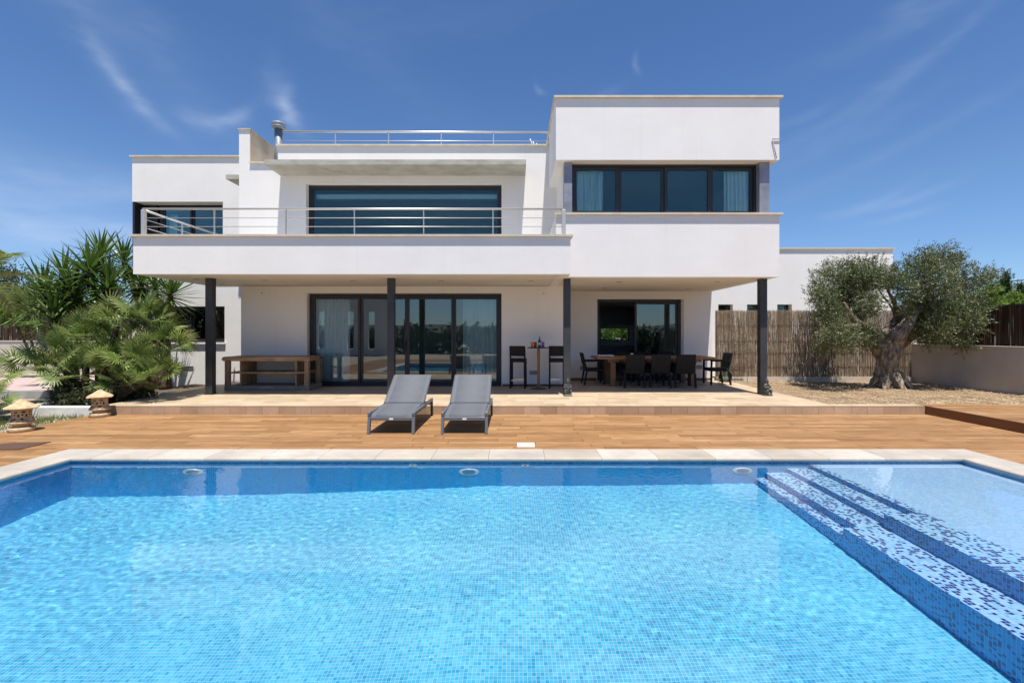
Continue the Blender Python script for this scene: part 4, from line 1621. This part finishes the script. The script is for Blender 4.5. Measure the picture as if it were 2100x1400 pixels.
def yucca(base, heads, label, seed, nleaf=74):
    r = random.Random(seed)
    b = Vector(base)
    t = empty('yucca', b)
    tag(t, label, 'yucca', 'yuccas behind the fan palm')
    for h, sc in heads:
        h = Vector(h)
        pts, rs = smooth_path([b + Vector((r.uniform(-.12, .12), r.uniform(-.12, .12), 0)), b.lerp(h, .5) + Vector((0, 0, .15)), h - Vector((0, 0, .05))], [.09, .075, .06], 8)
        MB().tube(pts, rs, 12, disp=bark_disp(seed + h.x, .12, 7)).build('trunk', M['palm_trunk'], t)
        for k in range(nleaf):
            azm = 2 * math.pi * (k * .381966 + r.uniform(-.03, .03))
            el_ = R(82 - 132 * ((k + .5) / nleaf) ** .9 + r.uniform(-7, 7))
            d = Vector((math.cos(azm) * math.cos(el_), math.sin(azm) * math.cos(el_), math.sin(el_)))
            o = link('sword_leaf', SW[r.randrange(6)], t, h - b + Vector((0, 0, -.22 * (k / nleaf))) + d * .03)
            o.rotation_euler = rot_to(d, roll=r.uniform(-.4, .4)).to_euler()
            s = sc * r.uniform(.82, 1.12)
            o.scale = (s, s, s)
    return t


yucca((-10.6, 11.3, .05), [(P(92, 598, 10.6), 1.05), (P(132, 566, 10.9), 1.0), (P(112, 648, 10.3), 1.0), (P(128, 610, 11.5), .95)], 'dark yucca left of the group, its heads beside the feather palm', 11)
yucca((-9.7, 11.5, .05), [(P(184, 552, 10.6), 1.1), (P(206, 525, 11.2), 1.05), (P(152, 600, 10.6), 1.0), (P(222, 586, 10.6), 1.0)], 'tallest yucca with heads just left of the balcony corner', 12)
yucca((-8.9, 11.9, .05), [(P(255, 535, 12.2), 1.0), (P(350, 600, 11.9), 1.0), (P(288, 578, 11.8), .95), (P(318, 588, 12.3), .85)], 'yucca under the balcony corner, its leaves before the wing window', 13)


yucca((-10.3, 12.2, .05), [(P(160, 602, 12.1), 1.0), (P(232, 612, 12.2), 1.0), (P(66, 622, 12.0), .9), (P(188, 650, 11.6), .9)], 'low yucca in the middle, half hidden behind the fan palm', 14)

# ---------------------------------------------------------------- feather palm at the left edge
def frond(p, d0, length, droop, seed, parent):
    r = random.Random(seed)
    p, d = Vector(p), Vector(d0).normalized()
    seg = 16
    pts = [p.copy()]
    for i in range(seg):
        d = (d + Vector((0, 0, -droop / seg * (1 + i / seg)))).normalized()
        pts.append(pts[-1] + d * (length / seg))
    V, Fc, Tn = [], [], []
    up = Vector((0, 0, 1))
    for i in range(seg):
        a, b = pts[i], pts[i + 1]
        dd = (b - a).normalized()
        s = dd.cross(up).normalized()
        nn = s.cross(dd)
        w = .014 * (1 - i / seg) + .003
        j = len(V)
        V += [tuple(a - s * w), tuple(a + s * w), tuple(b + s * w * .9), tuple(b - s * w * .9)]
        Fc.append((j, j + 1, j + 2, j + 3))
        Tn.append(.95)
        if i < 2:
            continue
        for q in range(4):
            t = q / 4
            c = a.lerp(b, t)
            pos = (i + t) / seg
            L = .42 * math.sin(math.pi * min(1, .12 + pos * .85)) ** .7 * r.uniform(.85, 1.1) + .06
            for sg in (-1, 1):
                ld = (s * sg * .8 + dd * .75 + nn * r.uniform(.1, .45)).normalized()
                ls_ = ld.cross(nn).normalized()
                j = len(V)
                w = .017
                e1 = c + ld * L * .5 - up * .01
                e2 = c + ld * L - up * (.10 * L + r.uniform(0, .05))
                V += [tuple(c - ls_ * w * .5), tuple(c + ls_ * w * .5), tuple(e1 + ls_ * w), tuple(e1 - ls_ * w), tuple(e2 + ls_ * .001), tuple(e2 - ls_ * .001)]
                Fc += [(j, j + 1, j + 2, j + 3), (j + 3, j + 2, j + 4, j + 5)]
                tt = r.uniform(.2, .9)
                Tn += [tt, tt]
    me = tone_mesh('frond', np.array(V) - np.array(LOC[parent.name]), Fc, Tn, M['feather'])
    link('frond', me, parent)


fpb = P(-76, 700, 9.0)
fp = empty('feather_palm', (fpb.x, fpb.y, -.05))
tag(fp, 'feather palm at the left edge with arching pale green fronds', 'palm')
fc = P(-66, 588, 9.0)
pts, rs = smooth_path([(fpb.x, fpb.y, -.05), (fpb.x + .05, fpb.y, 1.2), tuple(fc)], [.17, .14, .13], 8)
MB().tube(pts, rs, 16, disp=bark_disp(31, .2, 9)).build('trunk', M['palm_trunk'], fp)
for k, (ax_, ay_, az_, L, dr) in enumerate(((.80, -.2, .95, 1.5, .8), (1.0, .1, .55, 1.4, .6), (.5, -.6, .9, 1.4, 1.0), (-.6, -.4, .8, 1.6, 1.2), (-.9, .2, .4, 1.6, 1.1),
                                          (-.3, .9, .5, 1.5, 1.2), (.1, .1, 1.3, 1.3, .9), (-.2, -.9, .1, 1.4, 1.0), (-.7, -.7, .2, 1.4, 1.0), (-.8, .7, .1, 1.4, 1.0))):
    frond(fc, (ax_, ay_, az_), L, dr, 40 + k, fp)


# ---------------------------------------------------------------- leafy shrubs and trees behind
def leafy(name, label, cat, blobs_px, Y, n, ln, wd, m, seed, base=None, group=None, trunk=None, spread=.6, shell=.55, per=10):
    r = random.Random(seed)
    bl = []
    for (px, py, rx, ry) in blobs_px:
        c = P(px, py, Y + r.uniform(-spread, spread))
        bl.append((c.x, c.y, c.z, rx * Y / F, max(rx, ry) * Y / F * .9, ry * Y / F))
    b = Vector(base) if base else Vector((bl[0][0], Y, 0))
    t = empty(name, b)
    tag(t, label, cat, group)
    co, fa, tn = leaf_cloud(bl, n, ln, wd, seed, per_twig=per, twig=ln * 3, shell=shell)
    link('crown', tone_mesh('crown', co - np.array(b), fa, tn, m), t)
    for q in bl[:3]:
        pts, rs = smooth_path([b, (b.lerp(Vector(q[:3]), .5)) + Vector((.05, 0, 0)), Vector(q[:3])], [.05, .04, .02], 5)
        MB().tube(pts, rs, 8).build('trunk', M['palm_trunk'], t)
    return t


leafy('climbing_vine', 'bright green vine hanging over the dark screen at far left', 'vine', [(110, 620, 40, 34), (8, 625, 30, 26), (40, 632, 28, 24), (70, 650, 24, 26), (-25, 620, 30, 26), (95, 640, 24, 28), (20, 648, 20, 14), (60, 618, 30, 16)], 16.5, 11000, .10, .07, M['vine'], 51, base=(-17.0, 16.8, 0))
leafy('low_shrub', 'dark reddish shrub at the foot of the fan palms behind the round lantern', 'shrub', [(140, 800, 26, 20), (165, 818, 26, 14), (128, 818, 20, 12), (190, 812, 20, 16)], 9.15, 5200, .05, .03, M['shrub'], 52, base=(-8.75, 9.15, .08), spread=.15)
leafy('low_shrub', 'small dark shrub at the right foot of the fan palms near the porch', 'shrub', [(290, 800, 24, 18), (308, 782, 10, 12), (262, 808, 22, 14)], 9.75, 3600, .05, .03, M['shrub'], 53, base=(-7.95, 9.75, .08), spread=.12)
leafy('background_tree', 'grey green tree far left behind the feather palm', 'tree', [(25, 590, 50, 40), (-30, 580, 50, 45), (60, 610, 40, 30)], 22.5, 6000, .16, .06, M['hedge'], 54, base=(-24.5, 22.5, 0))
leafy('kitchen_yucca_bush', 'bright green bush seen through the open dining door and kitchen window', 'bush', [(1240, 686, 16, 16), (1262, 676, 14, 12), (1283, 678, 12, 12)], 20.5, 3500, .26, .035, M['vine'], 55, base=(4.2, 20.5, 0), spread=.3)

# cypresses and greenery right of the annexe
def cypress(px, top, bot, hw, Y, label, seed):
    bl = []
    n = 7
    for k in range(n):
        t = k / (n - 1)
        py = bot + (top - bot) * t
        w = hw * (1 - .88 * t ** 1.3) + .6
        c = P(px, py, Y)
        bl.append((c.x, c.y, c.z, w * Y / F, w * Y / F, (bot - top) / n * 1.0 * Y / F))
    b = Vector((bl[0][0], Y, 0))
    t = empty('cypress', b)
    tag(t, label, 'cypress', 'cypresses behind the right screen')
    co, fa, tn = leaf_cloud(bl, 3600, .16, .05, seed, per_twig=8, twig=.3, upward=1.2, shell=.5)
    link('crown', tone_mesh('crown', co - np.array(b), fa, tn, M['cypress']), t)
    MB().tube([b, Vector(bl[2][:3])], [.12, .06], 8).build('trunk', M['palm_trunk'], t)


cypress(2064, 560, 640, 6.5, 24, 'tallest dark cypress behind the brush screen at right', 61)
cypress(2051, 577, 640, 4.5, 24.6, 'thin short cypress just left of the tallest one', 62)
cypress(2093, 590, 640, 5, 24.3, 'pale cypress right of the tallest one at the frame edge', 63)
leafy('background_bush', 'bright green bush behind the olive crown above the brush screen', 'bush', [(2026, 605, 9, 22), (2020, 622, 14, 12), (2044, 627, 10, 6)], 22, 4200, .12, .06, M['vine'], 64, base=(22.3, 22, 0))
leafy('background_bush', 'leafy bush between the cypresses above the brush screen', 'bush', [(2079, 612, 6, 9), (2086, 625, 14, 7), (2062, 629, 12, 5)], 22.6, 3600, .12, .06, M['vine'], 65, base=(24.3, 22.6, 0))

# overhead cable
cb = MB()
pc = []
for k in range(17):
    t = k / 16
    px, py = 2020 + (2180 - 2020) * t, 580 - 18 * t + 3 * math.sin(math.pi * t)
    pc.append(P(px, py, 26))
pc = [P(1880, 588, 27)] + pc + [P(2600, 520, 24)]
cb.tube(pc, .028, 6)
tag(cb.build('overhead_cable', M['cable'], origin=pc[5]), 'black overhead cable crossing the sky behind the cypresses', 'cable')

# behind the camera (seen only in the glass): hedge, wall of a building, tall trees
hg = empty('hedge', (0, -12, 0))
tag(hg, 'tall dark hedge across the garden mirrored in the ground floor glass', 'hedge')
bl = []
for k in range(34):
    x = -26 + k * 1.6 + random.uniform(-.3, .3)
    h = random.uniform(.75, 1.05)
    bl.append((x, -13 + random.uniform(-.5, .5), h * .75, 1.3, 1.0, h * 1.15 + random.uniform(0, .5)))
co, fa, tn = leaf_cloud(bl, 60000, .26, .17, 71, per_twig=8, twig=.4, shell=.3)
link('crown', tone_mesh('crown', co - np.array(LOC[hg.name]), fa, tn, M['hedge']), hg)
bwl = empty('white_wall', (-13, -9.5, 0))
tag(bwl, 'white building wall with dark slots mirrored in the sliding door', 'wall')
wb_ = MB()
xx = -17.0
for (a, b) in ((-14.2, -13.7), (-12.1, -11.6), (-10.6, -10.1)):
    wb_.box(xx, a, -9.8, -9.5, -.09, 4.6)
    wb_.box(a, b, -9.8, -9.5, -.09, .4)
    wb_.box(a, b, -9.8, -9.5, 3.1, 4.6)
    xx = b
wb_.box(xx, -9.2, -9.8, -9.5, -.09, 4.6)
wb_.build('wall', M['render'], bwl)
MB().box(-17.05, -9.15, -9.85, -9.45, 4.6, 4.64).build('coping', M['coping'], bwl)


# ================================================================== FURNITURE
# ---------------------------------------------------------------- sun loungers
def lounger(x0, x1, yf, yr, label):
    xm = (x0 + x1) / 2
    t = empty('sun_lounger', (xm, (yf + yr) / 2, 0))
    tag(t, label, 'sun lounger', 'grey sun loungers on the wood deck')
    zr_ = .325
    lw_ = .042
    for (xa, xb) in ((x0, x0 + lw_), (x1 - lw_, x1)):
        MB().bbox(xa, xb, yf, yr, zr_ - .055, zr_, .006).build('side_rail', M['alu'], t)
        MB().obox(((xa + xb) / 2, yf - .01, 0), ((xa + xb) / 2, yf + .035, zr_ - .056), lw_ - .002, .055, (0, 1, 0)).build('leg', M['alu'], t)
        lg = MB().obox(((xa + xb) / 2, yr + .01, 0), ((xa + xb) / 2, yr - .03, zr_ - .056), lw_ - .002, .05, (0, 1, 0)).build('leg', M['alu_dark'], t)
        MB().obox(((xa + xb) / 2, yr - .34, zr_ - .056), ((xa + xb) / 2, yr - .04, zr_ - .12), .02, .03, (0, 1, 0)).build('brace', M['alu_dark'], t)
    MB().bbox(x0 + lw_, x1 - lw_, yf + .005, yf + .04, zr_ - .125, zr_ - .07, .005).build('front_bar', M['alu'], t)
    MB().box(xm - .03, xm + .03, yf + .001, yf + .0045, zr_ - .112, zr_ - .088).build('maker_tag', M['plastic_white'], t)
    MB().bbox(x0 + lw_, x1 - lw_, yr - .07, yr - .03, zr_ - .10, zr_ - .06, .005).build('rear_bar', M['alu_dark'], t)
    # padded sling: seat then back, as one profile swept across
    yh = yf + .80
    def slab(name, pa, pb, xa, xb, th, quilts):
        pa, pb = Vector(pa), Vector(pb)
        mb = MB()
        n = quilts * 6
        d = pb - pa
        nn = Vector((0, -d.z, d.y)).normalized()
        xsn = [xa, xa + .012, xa + .07, xa + .075, xa + .08, xb - .08, xb - .075, xb - .07, xb - .012, xb]
        off = [0, .012, .014, .006, .016, .016, .006, .014, .012, 0]
        for i in range(n + 1):
            u = i / n
            q = abs(math.sin(math.pi * u * quilts)) ** .45
            c = pa + d * u
            for x, o_ in zip(xsn, off):
                p = c + nn * (o_ * (.25 + .75 * q))
                mb.v.append((x, p.y, p.z))
        w = len(xsn)
        for i in range(n):
            for k in range(w - 1):
                a = i * w + k
                mb.face((a, a + 1, a + 1 + w, a + w), smooth=True)
        k0 = len(mb.v)
        for i in (0, n):
            c = pa + d * (i / n) - nn * th
            mb.v += [(xa, c.y, c.z), (xb, c.y, c.z)]
        mb.face((k0, k0 + 2, k0 + 3, k0 + 1))
        mb.face([k for k in range(w)][::-1] + [k0, k0 + 1])
        mb.face([n * w + k for k in range(w)] + [k0 + 3, k0 + 2])
        mb.face([i * w for i in range(n + 1)] + [k0 + 2, k0])
        mb.face([i * w + w - 1 for i in range(n + 1)][::-1] + [k0 + 1, k0 + 3])
        return mb.build(name, M['sling'], t)
    fr_ = slab('seat_sling', (0, yf + .05, zr_ - .03), (0, yh, zr_ + .015), x0 + lw_ + .003, x1 - lw_ - .003, .02, 3)
    slab('seat_front', (0, yf + .012, zr_ - .075), (0, yf + .049, zr_ - .031), x0 + lw_ + .003, x1 - lw_ - .003, .015, 1)
    bt = (0, yh + .70, zr_ + .43)
    bk_ = slab('backrest', (0, yh + .002, zr_ + .018), bt, x0 + .02, x1 - .02, .018, 3)
    for x in (x0 + .025, x1 - .025):
        MB().tube([(x, yh, zr_ - .005), (x, bt[1], bt[2] - .012)], .014, 8).build('back_tube', M['alu'], t)
    MB().tube([(x0 + .1, yh + .42, zr_ + .22), (x0 + .1, yh + .55, zr_ - .14), (x1 - .1, yh + .55, zr_ - .14), (x1 - .1, yh + .42, zr_ + .22)], .010, 8, smooth=False).build('prop_bar', M['alu_dark'], t)
    return t


lounger(PX(753.5, 7.0), PX(850.5, 7.0), 7.0, 8.58, 'left grey sun lounger in front of the step')
lounger(PX(904.5, 7.0), PX(1000.5, 7.0), 7.0, 8.58, 'right grey sun lounger in front of the step')

# ---------------------------------------------------------------- timber sideboard
sx0, sx1, sy0, sy1 = PX(460, 11.05), PX(632, 11.05), 11.05, 11.80
sb = empty('timber_sideboard', ((sx0 + sx1) / 2, 11.4, ZT))
tag(sb, 'rough timber sideboard with open shelves against the porch wall', 'sideboard')
zt_ = PZ(731.5, 11.05)
MB().bbox(sx0 - .03, sx1 + .04, sy0 - .03, sy1 + .02, zt_ - .10, zt_, .008).build('top', M['oldwood'], sb)
MB().bbox(sx0 - .005, sx1 + .03, sy0, sy1, ZT + .002, ZT + .11, .01).build('plinth', M['greywood'], sb)
for (x, y) in ((sx0 + .05, sy0 + .06), (sx1 - .045, sy0 + .055), (sx0 + .05, sy1 - .06), (sx1 - .045, sy1 - .06)):
    MB().bbox(x - .052, x + .052, y - .052, y + .052, ZT + .11, zt_ - .10, .008).build('leg', M['oldwood_v'], sb)
MB().bbox(sx0 + .11, sx1 - .10, sy0 + .03, sy1 - .03, ZT + .40, ZT + .437, .005).build('shelf', M['oldwood'], sb)
for x in (sx0 + .36, sx1 - .31):
    for (za, zb_) in ((ZT + .11, ZT + .40), (ZT + .437, zt_ - .10)):
        MB().bbox(x - .018, x + .018, sy0 + .035, sy1 - .035, za, zb_, .004).build('upright_panel', M['oldwood_v'], sb)
MB().tube([(sx0 - .09, sy0 + .05, zt_ - .06), (sx0 - .03, sy0 + .05, zt_ - .06)], .016, 10).build('towel_bar', M['black'], sb)
MB().tube([(sx1 + .04, sy1 - .15, zt_ - .05), (sx1 + .12, sy1 - .15, zt_ - .05)], .016, 10).build('towel_bar', M['black'], sb)

# ---------------------------------------------------------------- bar table and what stands on it
BY = 11.42
bx = PX(1104.5, BY)
bt_ = empty('bar_table', (bx, BY, ZT))
tag(bt_, 'tall round bar table on a single wooden column between two stools', 'table')
BT = PZ(711.8, BY)
MB().lathe((bx, BY, BT - .022), [(.27, 0), (.285, .006), (.285, .018), (.278, .022)], 32).build('tabletop', M['black'], bt_)
MB().bbox(bx - .034, bx + .034, BY - .034, BY + .034, ZT + .022, BT - .0225, .006).build('column', M['teak_v'], bt_)
MB().lathe((bx, BY, ZT), [(.20, 0), (.20, .012), (.06, .022)], 28).build('base_plate', mat('bronze_base', (.09, .05, .03), rough=.5), bt_)


def tumbler(px, m, name, label, dy=-.05):
    x = PX(px, BY + dy)
    MBo = MB().lathe((x, BY + dy, BT), [(.026, 0), (.034, .004), (.038, .13), (.036, .13), (.031, .012), (.005, .010)], 16)
    tag(MBo.build('tumbler', M[m], origin=(x, BY + dy, BT)), label, 'glass', 'coloured glasses on the bar table')


tumbler(1091, 'g_yellow', 'tumbler', 'yellow tumbler on the bar table')
tumbler(1097.8, 'g_red', 'tumbler', 'red tumbler on the bar table', -.07)
tumbler(1113.5, 'g_purple', 'tumbler', 'purple tumbler on the bar table')
xb_ = PX(1106.5, BY - .02)
bo = empty('bottle', (xb_, BY - .02, BT))
tag(bo, 'green glass bottle with pale label on the bar table', 'bottle')
MB().lathe((xb_, BY - .02, BT), [(.034, 0), (.037, .01), (.037, .14), (.028, .17), (.014, .195), (.0135, .235), (.017, .236), (.017, .25)], 18).build('glass_body', M['g_green'], bo)
MB().lathe((xb_, BY - .02, BT), [(.0378, .035), (.0378, .115)], 18).build('paper_label', M['paper'], bo)


def bar_stool(cx_, cy_, rz, label):
    t = empty('bar_stool', (0, 0, 0))
    tag(t, label, 'bar stool', 'black rattan bar stools')
    w, d = .195, .20
    hs_ = .735
    MB().bbox(-w, w, -d, d, hs_ - .085, hs_, .012).build('seat', M['rattan'], t)
    MB().obox((0, -d + .02, hs_ + .07), (0, -d - .05, 1.045), 2 * w, .035, (0, 1, 0)).build('backrest', M['rattan'], t)
    for sx in (-1, 1):
        MB().obox((sx * (w - .022), -d + .02, hs_), (sx * (w - .022), -d + .005, hs_ + .069), .04, .032, (0, 1, 0)).build('back_upright', M['rattan'], t)
        for sy in (-1, 1):
            lg = MB().obox((sx * (w - .02), sy * (d - .02) * 1.06, .014), (sx * (w - .024), sy * (d - .022), hs_ - .086), .042, .042, (0, 1, 0)).build('leg', M['rattan'], t)
            MB().lathe((sx * (w - .02), sy * (d - .02) * 1.06, 0), [(.013, 0), (.013, .014)], 8).build('foot_cap', M['cap'], lg)
    MB().bbox(-w + .04, w - .04, d - .045, d - .005, .20, .225, .004).build('footrest', M['chrome'], t)
    MB().bbox(-w + .04, w - .04, -d + .005, -d + .03, .20, .22, .004).build('footrest', M['chrome'], t)
    t.location = (cx_, cy_, ZT)
    t.rotation_euler.z = rz
    return t


bar_stool(PX(1063, 11.5), 11.55, R(-6), 'black rattan bar stool left of the bar table')
bar_stool(PX(1142, 11.5), 11.55, R(-4), 'black rattan bar stool right of the bar table beside the post')

# ---------------------------------------------------------------- dining table and chairs
dt = empty('dining_table', (3.62, 12.45, ZT))
tag(dt, 'long wooden dining table under the right porch', 'table')
tz = ZT + .745
tx0, tx1, ty0, ty1 = PX(1224, 11.98), PX(1466, 11.98), 11.95, 12.95
for k in range(5):
    ya = ty0 + (ty1 - ty0) * k / 5
    yb = ty0 + (ty1 - ty0) * (k + 1) / 5
    MB().bbox(tx0, tx1, ya + .0015, yb - .0015, tz - .055, tz, .004).build('top_board', M['teak'], dt)
MB().box(tx0 + .3, tx1 - .3, ty0 + .12, ty1 - .12, tz - .13, tz - .0555).build('apron', M['teak'], dt)
for x in (PX(1257, 12.06), PX(1421, 12.06)):
    for y in (ty0 + .14, ty1 - .14):
        MB().bbox(x - .065, x + .065, y - .065, y + .065, ZT, tz - .131, .006).build('leg', M['teak_v'], dt)


def make_chair():
    t = empty('rattan_chair', (0, 0, 0))
    w, d = .235, .24
    MB().bbox(-w, w, -d, d, .36, .44, .015).build('seat', M['rattan'], t)
    MB().obox((0, -d + .015, .40), (0, -d - .085, .835), 2 * w - .01, .045, (0, 1, 0)).build('backrest', M['rattan'], t)
    for sx in (-1, 1):
        for sy in (-1, 1):
            top = .36 if sy < 0 else .62
            lg = MB().obox((sx * (w + .01), sy * (d - .01) + (-.05 if sy < 0 else 0), .014), (sx * (w + .01), sy * (d - .02), top), .04, .042, (0, 1, 0)).build('leg', M['rattan'], t)
            MB().lathe((sx * (w + .01), sy * (d - .01) + (-.05 if sy < 0 else 0), 0), [(.014, 0), (.014, .014)], 8).build('foot_cap', M['cap'], lg)
        MB().obox((sx * (w + .01), -d - .02, .63), (sx * (w + .01), d + .005, .635), .05, .034).build('armrest', M['rattan'], t)
    return t


chair0 = make_chair()
CH = [(PX(1301, 11.5), 11.72, 0, 'black rattan chair with its back to the pool, left of three'),
      (PX(1353, 11.5), 11.72, .02, 'black rattan chair with its back to the pool, middle of three'),
      (PX(1405, 11.5), 11.72, -.02, 'black rattan chair with its back to the pool, right of three'),
      (2.10, 12.42, -90, 'black rattan armchair at the left end of the dining table'),
      (5.36, 12.45, 90, 'black rattan armchair at the right end of the dining table'),
      (2.98, 13.0, 180, 'black rattan chair on the far side of the table, nearest the open door'),
      (3.64, 13.0, 180, 'black rattan chair on the far side of the table, at its middle'),
      (4.30, 13.0, 180, 'black rattan chair on the far side of the table, nearest the glazed door')]
for i, (x, y, a, lab) in enumerate(CH):
    c = chair0 if i == 0 else copy_tree(chair0)
    tag(c, lab, 'chair', 'black rattan chairs round the dining table')
    c.location = (x, y, ZT)
    c.rotation_euler.z = R(a) if abs(a) > 1 else a
pk = MB().bbox(PX(1226, 12.4), PX(1258, 12.4), 12.3, 12.62, tz + .001, tz + .035, .006)
tag(pk.build('white_tray', M['plastic_white'], origin=(2.4, 12.45, tz)), 'flat white tray on the left end of the dining table', 'tray')
cpx = PX(1296, 12.5)
tag(MB().lathe((cpx, 12.5, tz + .001), [(.03, 0), (.036, .004), (.04, .075), (.037, .075), (.03, .01)], 14).build('white_cup', M['plastic_white'], origin=(cpx, 12.5, tz)), 'small white cup near the middle of the dining table', 'cup')

# glass demijohn by the fence
dj = MB().lathe((PX(1487, 13.15), 13.15, ZT), [(.12, 0), (.17, .03), (.185, .12), (.17, .22), (.10, .30), (.045, .35), (.04, .40), (.05, .405), (.05, .42)], 22)
tag(dj.build('demijohn', M['demijohn'], origin=(PX(1487, 13.15), 13.15, ZT)), 'round clear glass demijohn on the terrace behind the right end chair', 'glass jar')


# ---------------------------------------------------------------- sandstone lanterns
def lantern(x, y, h, rz, label, square):
    t = empty('stone_lantern', (x, y, 0))
    tag(t, label, 'lantern', 'sandstone garden lanterns')
    z0 = .0
    n = 24
    MB().lathe((x, y, z0), [(.15, 0), (.158, .01), (.16, .05), (.15, .065), (.12, .07)], n).build('foot', M['sandstone'], t)
    MB().lathe((x, y, z0), [(.105, .0701), (.10, .09), (.12, .115), (.155, .125), (.16, .145), (.13, .165)], n).build('base_ring', M['sandstone'], t)
    # body with cut holes: a grid shell with some cells left out
    zb_, zt2 = .165, .355
    rb = .115
    rows, cols = 9, 32
    mb = MB()
    def ring_pt(r, k, zz):
        a = 2 * math.pi * k / cols
        if square:
            m_ = max(abs(math.cos(a)), abs(math.sin(a)))
            rr2 = r / (m_ ** .75)
        else:
            rr2 = r
        return (x + rr2 * math.cos(a + rz), y + rr2 * math.sin(a + rz), zb_ + (zt2 - zb_) * zz)
    hol = set()
    for q in range(8):
        c = q * 4
        for (rr_, cc, hh, ww) in ((6, c, 1, 2), (3, c + 2, 2, 1), (1, c + 3, 1, 2), (4, c, 1, 1)):
            for i in range(hh):
                for j in range(ww):
                    hol.add((rr_ + i, (cc + j) % cols))
    for r_ in (rb, rb - .022):
        for i in range(rows + 1):
            for k in range(cols):
                mb.v.append(ring_pt(r_, k, i / rows))
    o2 = (rows + 1) * cols
    for i in range(rows):
        for k in range(cols):
            k2 = (k + 1) % cols
            a, b, c, d = i * cols + k, i * cols + k2, (i + 1) * cols + k2, (i + 1) * cols + k
            if (i, k) in hol:
                for (p, q) in ((a, b), (b, c), (c, d), (d, a)):
                    mb.face((p, q, q + o2, p + o2))
            else:
                mb.face((a, b, c, d))
                mb.face((d + o2, c + o2, b + o2, a + o2))
    mb.build('pierced_body', M['sandstone'], t)
    MB().lathe((x, y, 0), [(rb - .05, .166), (rb - .05, .354)], 14).build('candle_core', M['hole'], t)
    # petals round the body's foot
    pe = MB()
    for k in range(6):
        a = 2 * math.pi * k / 6 + rz
        c = Vector((x + math.cos(a) * .115, y + math.sin(a) * .115, .165))
        s = Vector((-math.sin(a), math.cos(a), 0))
        b = len(pe.v)
        out = Vector((math.cos(a), math.sin(a), 0)) * .03
        pe.v += [tuple(c - s * .05 + out), tuple(c + s * .05 + out), tuple(c + Vector((0, 0, .055))), tuple(c - s * .05 - out * .3), tuple(c + s * .05 - out * .3)]
        pe.face((b, b + 1, b + 2))
        pe.face((b + 1, b + 4, b + 2))
        pe.face((b + 3, b, b + 2))
    pe.build('petals', M['sandstone'], t)
    prof = [(.10, .3555), (.195, .352), (.203, .362), (.19, .376), (.16, .396), (.15, .398), (.12, .42), (.11, .423), (.08, .447), (.07, .45), (.035, .476), (.012, h)]
    if square:
        mb = MB()
        for (r_, zz) in prof:
            for k in range(cols):
                a = 2 * math.pi * k / cols
                m_ = max(abs(math.cos(a)), abs(math.sin(a)))
                r2 = r_ * .92 / (m_ ** .8)
                mb.v.append((x + r2 * math.cos(a + rz), y + r2 * math.sin(a + rz), zz))
        for i in range(len(prof) - 1):
            for k in range(cols):
                k2 = (k + 1) % cols
                mb.face((i * cols + k, i * cols + k2, (i + 1) * cols + k2, (i + 1) * cols + k))
        mb.face(range(cols)[::-1])
        mb.face([(len(prof) - 1) * cols + k for k in range(cols)])
        mb.build('roof', M['sandstone'], t)
    else:
        MB().lathe((x, y, 0), prof, 28, smooth=False).build('roof', M['sandstone'], t)
    return t


lantern(PX(205, 8.50), 8.50, .485, R(38), 'square sandstone lantern at the left front corner of the terrace', True)
lantern(PX(44.5, 7.22), 7.22, .50, 0, 'round sandstone lantern at the left edge of the wood deck', False)


# ---------------------------------------------------------------- small seated figures by the posts
def figure(x, y, rz, label):
    t = empty('seated_statue', (x, y, ZT))
    tag(t, label, 'statue', 'small dark stone figures beside the posts')
    MB().bbox(x - .085, x + .085, y - .085, y + .085, ZT, ZT + .035, .006).build('plinth', M['bronze'], t)
    B = [  # joints: position, radius, parent
        ((0, .01, .10), .062, None), ((0, .015, .17), .050, 0), ((0, .01, .225), .056, 1), ((0, .004, .262), .026, 2), ((0, -.002, .300), .041, 3), ((0, .0, .330), .036, 4), ((0, .004, .362), .018, 5), ((0, .006, .395), .006, 6),
        ((-.062, .008, .226), .024, 2), ((-.080, -.015, .175), .019, 8), ((-.040, -.062, .182), .017, 9), ((-.010, -.076, .192), .018, 10),
        ((.062, .008, .226), .024, 2), ((.080, -.015, .175), .019, 12), ((.040, -.062, .182), .017, 13), ((.010, -.076, .192), .018, 14),
        ((-.055, -.03, .095), .036, 0), ((-.060, -.068, .125), .030, 16), ((-.050, -.060, .055), .026, 17), ((-.048, -.078, .046), .02, 18),
        ((.055, -.03, .095), .036, 0), ((.060, -.068, .125), .030, 20), ((.050, -.060, .055), .026, 21), ((.048, -.078, .046), .02, 22)]
    me = bpy.data.meshes.new('figure')
    c, s = math.cos(rz), math.sin(rz)
    me.from_pydata([(p[0] * c - p[1] * s, p[0] * s + p[1] * c, p[2]) for p, _, _ in B], [(q, i) for i, (_, _, q) in enumerate(B) if q is not None], [])
    me.materials.append(M['bronze'])
    o = bpy.data.objects.new('figure', me)
    COL.objects.link(o)
    o.parent = t
    sm = o.modifiers.new('skin', 'SKIN')
    sv = me.skin_vertices[0].data
    for i, (_, r, _) in enumerate(B):
        sv[i].radius = (r, r)
        sv[i].use_root = i == 0
    sm.use_smooth_shade = True
    o.modifiers.new('sub', 'SUBSURF').render_levels = 2


figure(PX(1164.5, 10.16), 10.15, 0, 'small dark stone seated figure at the foot of the third post')
figure(PX(1571, 10.16) + .03, 10.18, R(25), 'small dark stone seated figure at the foot of the right end post')
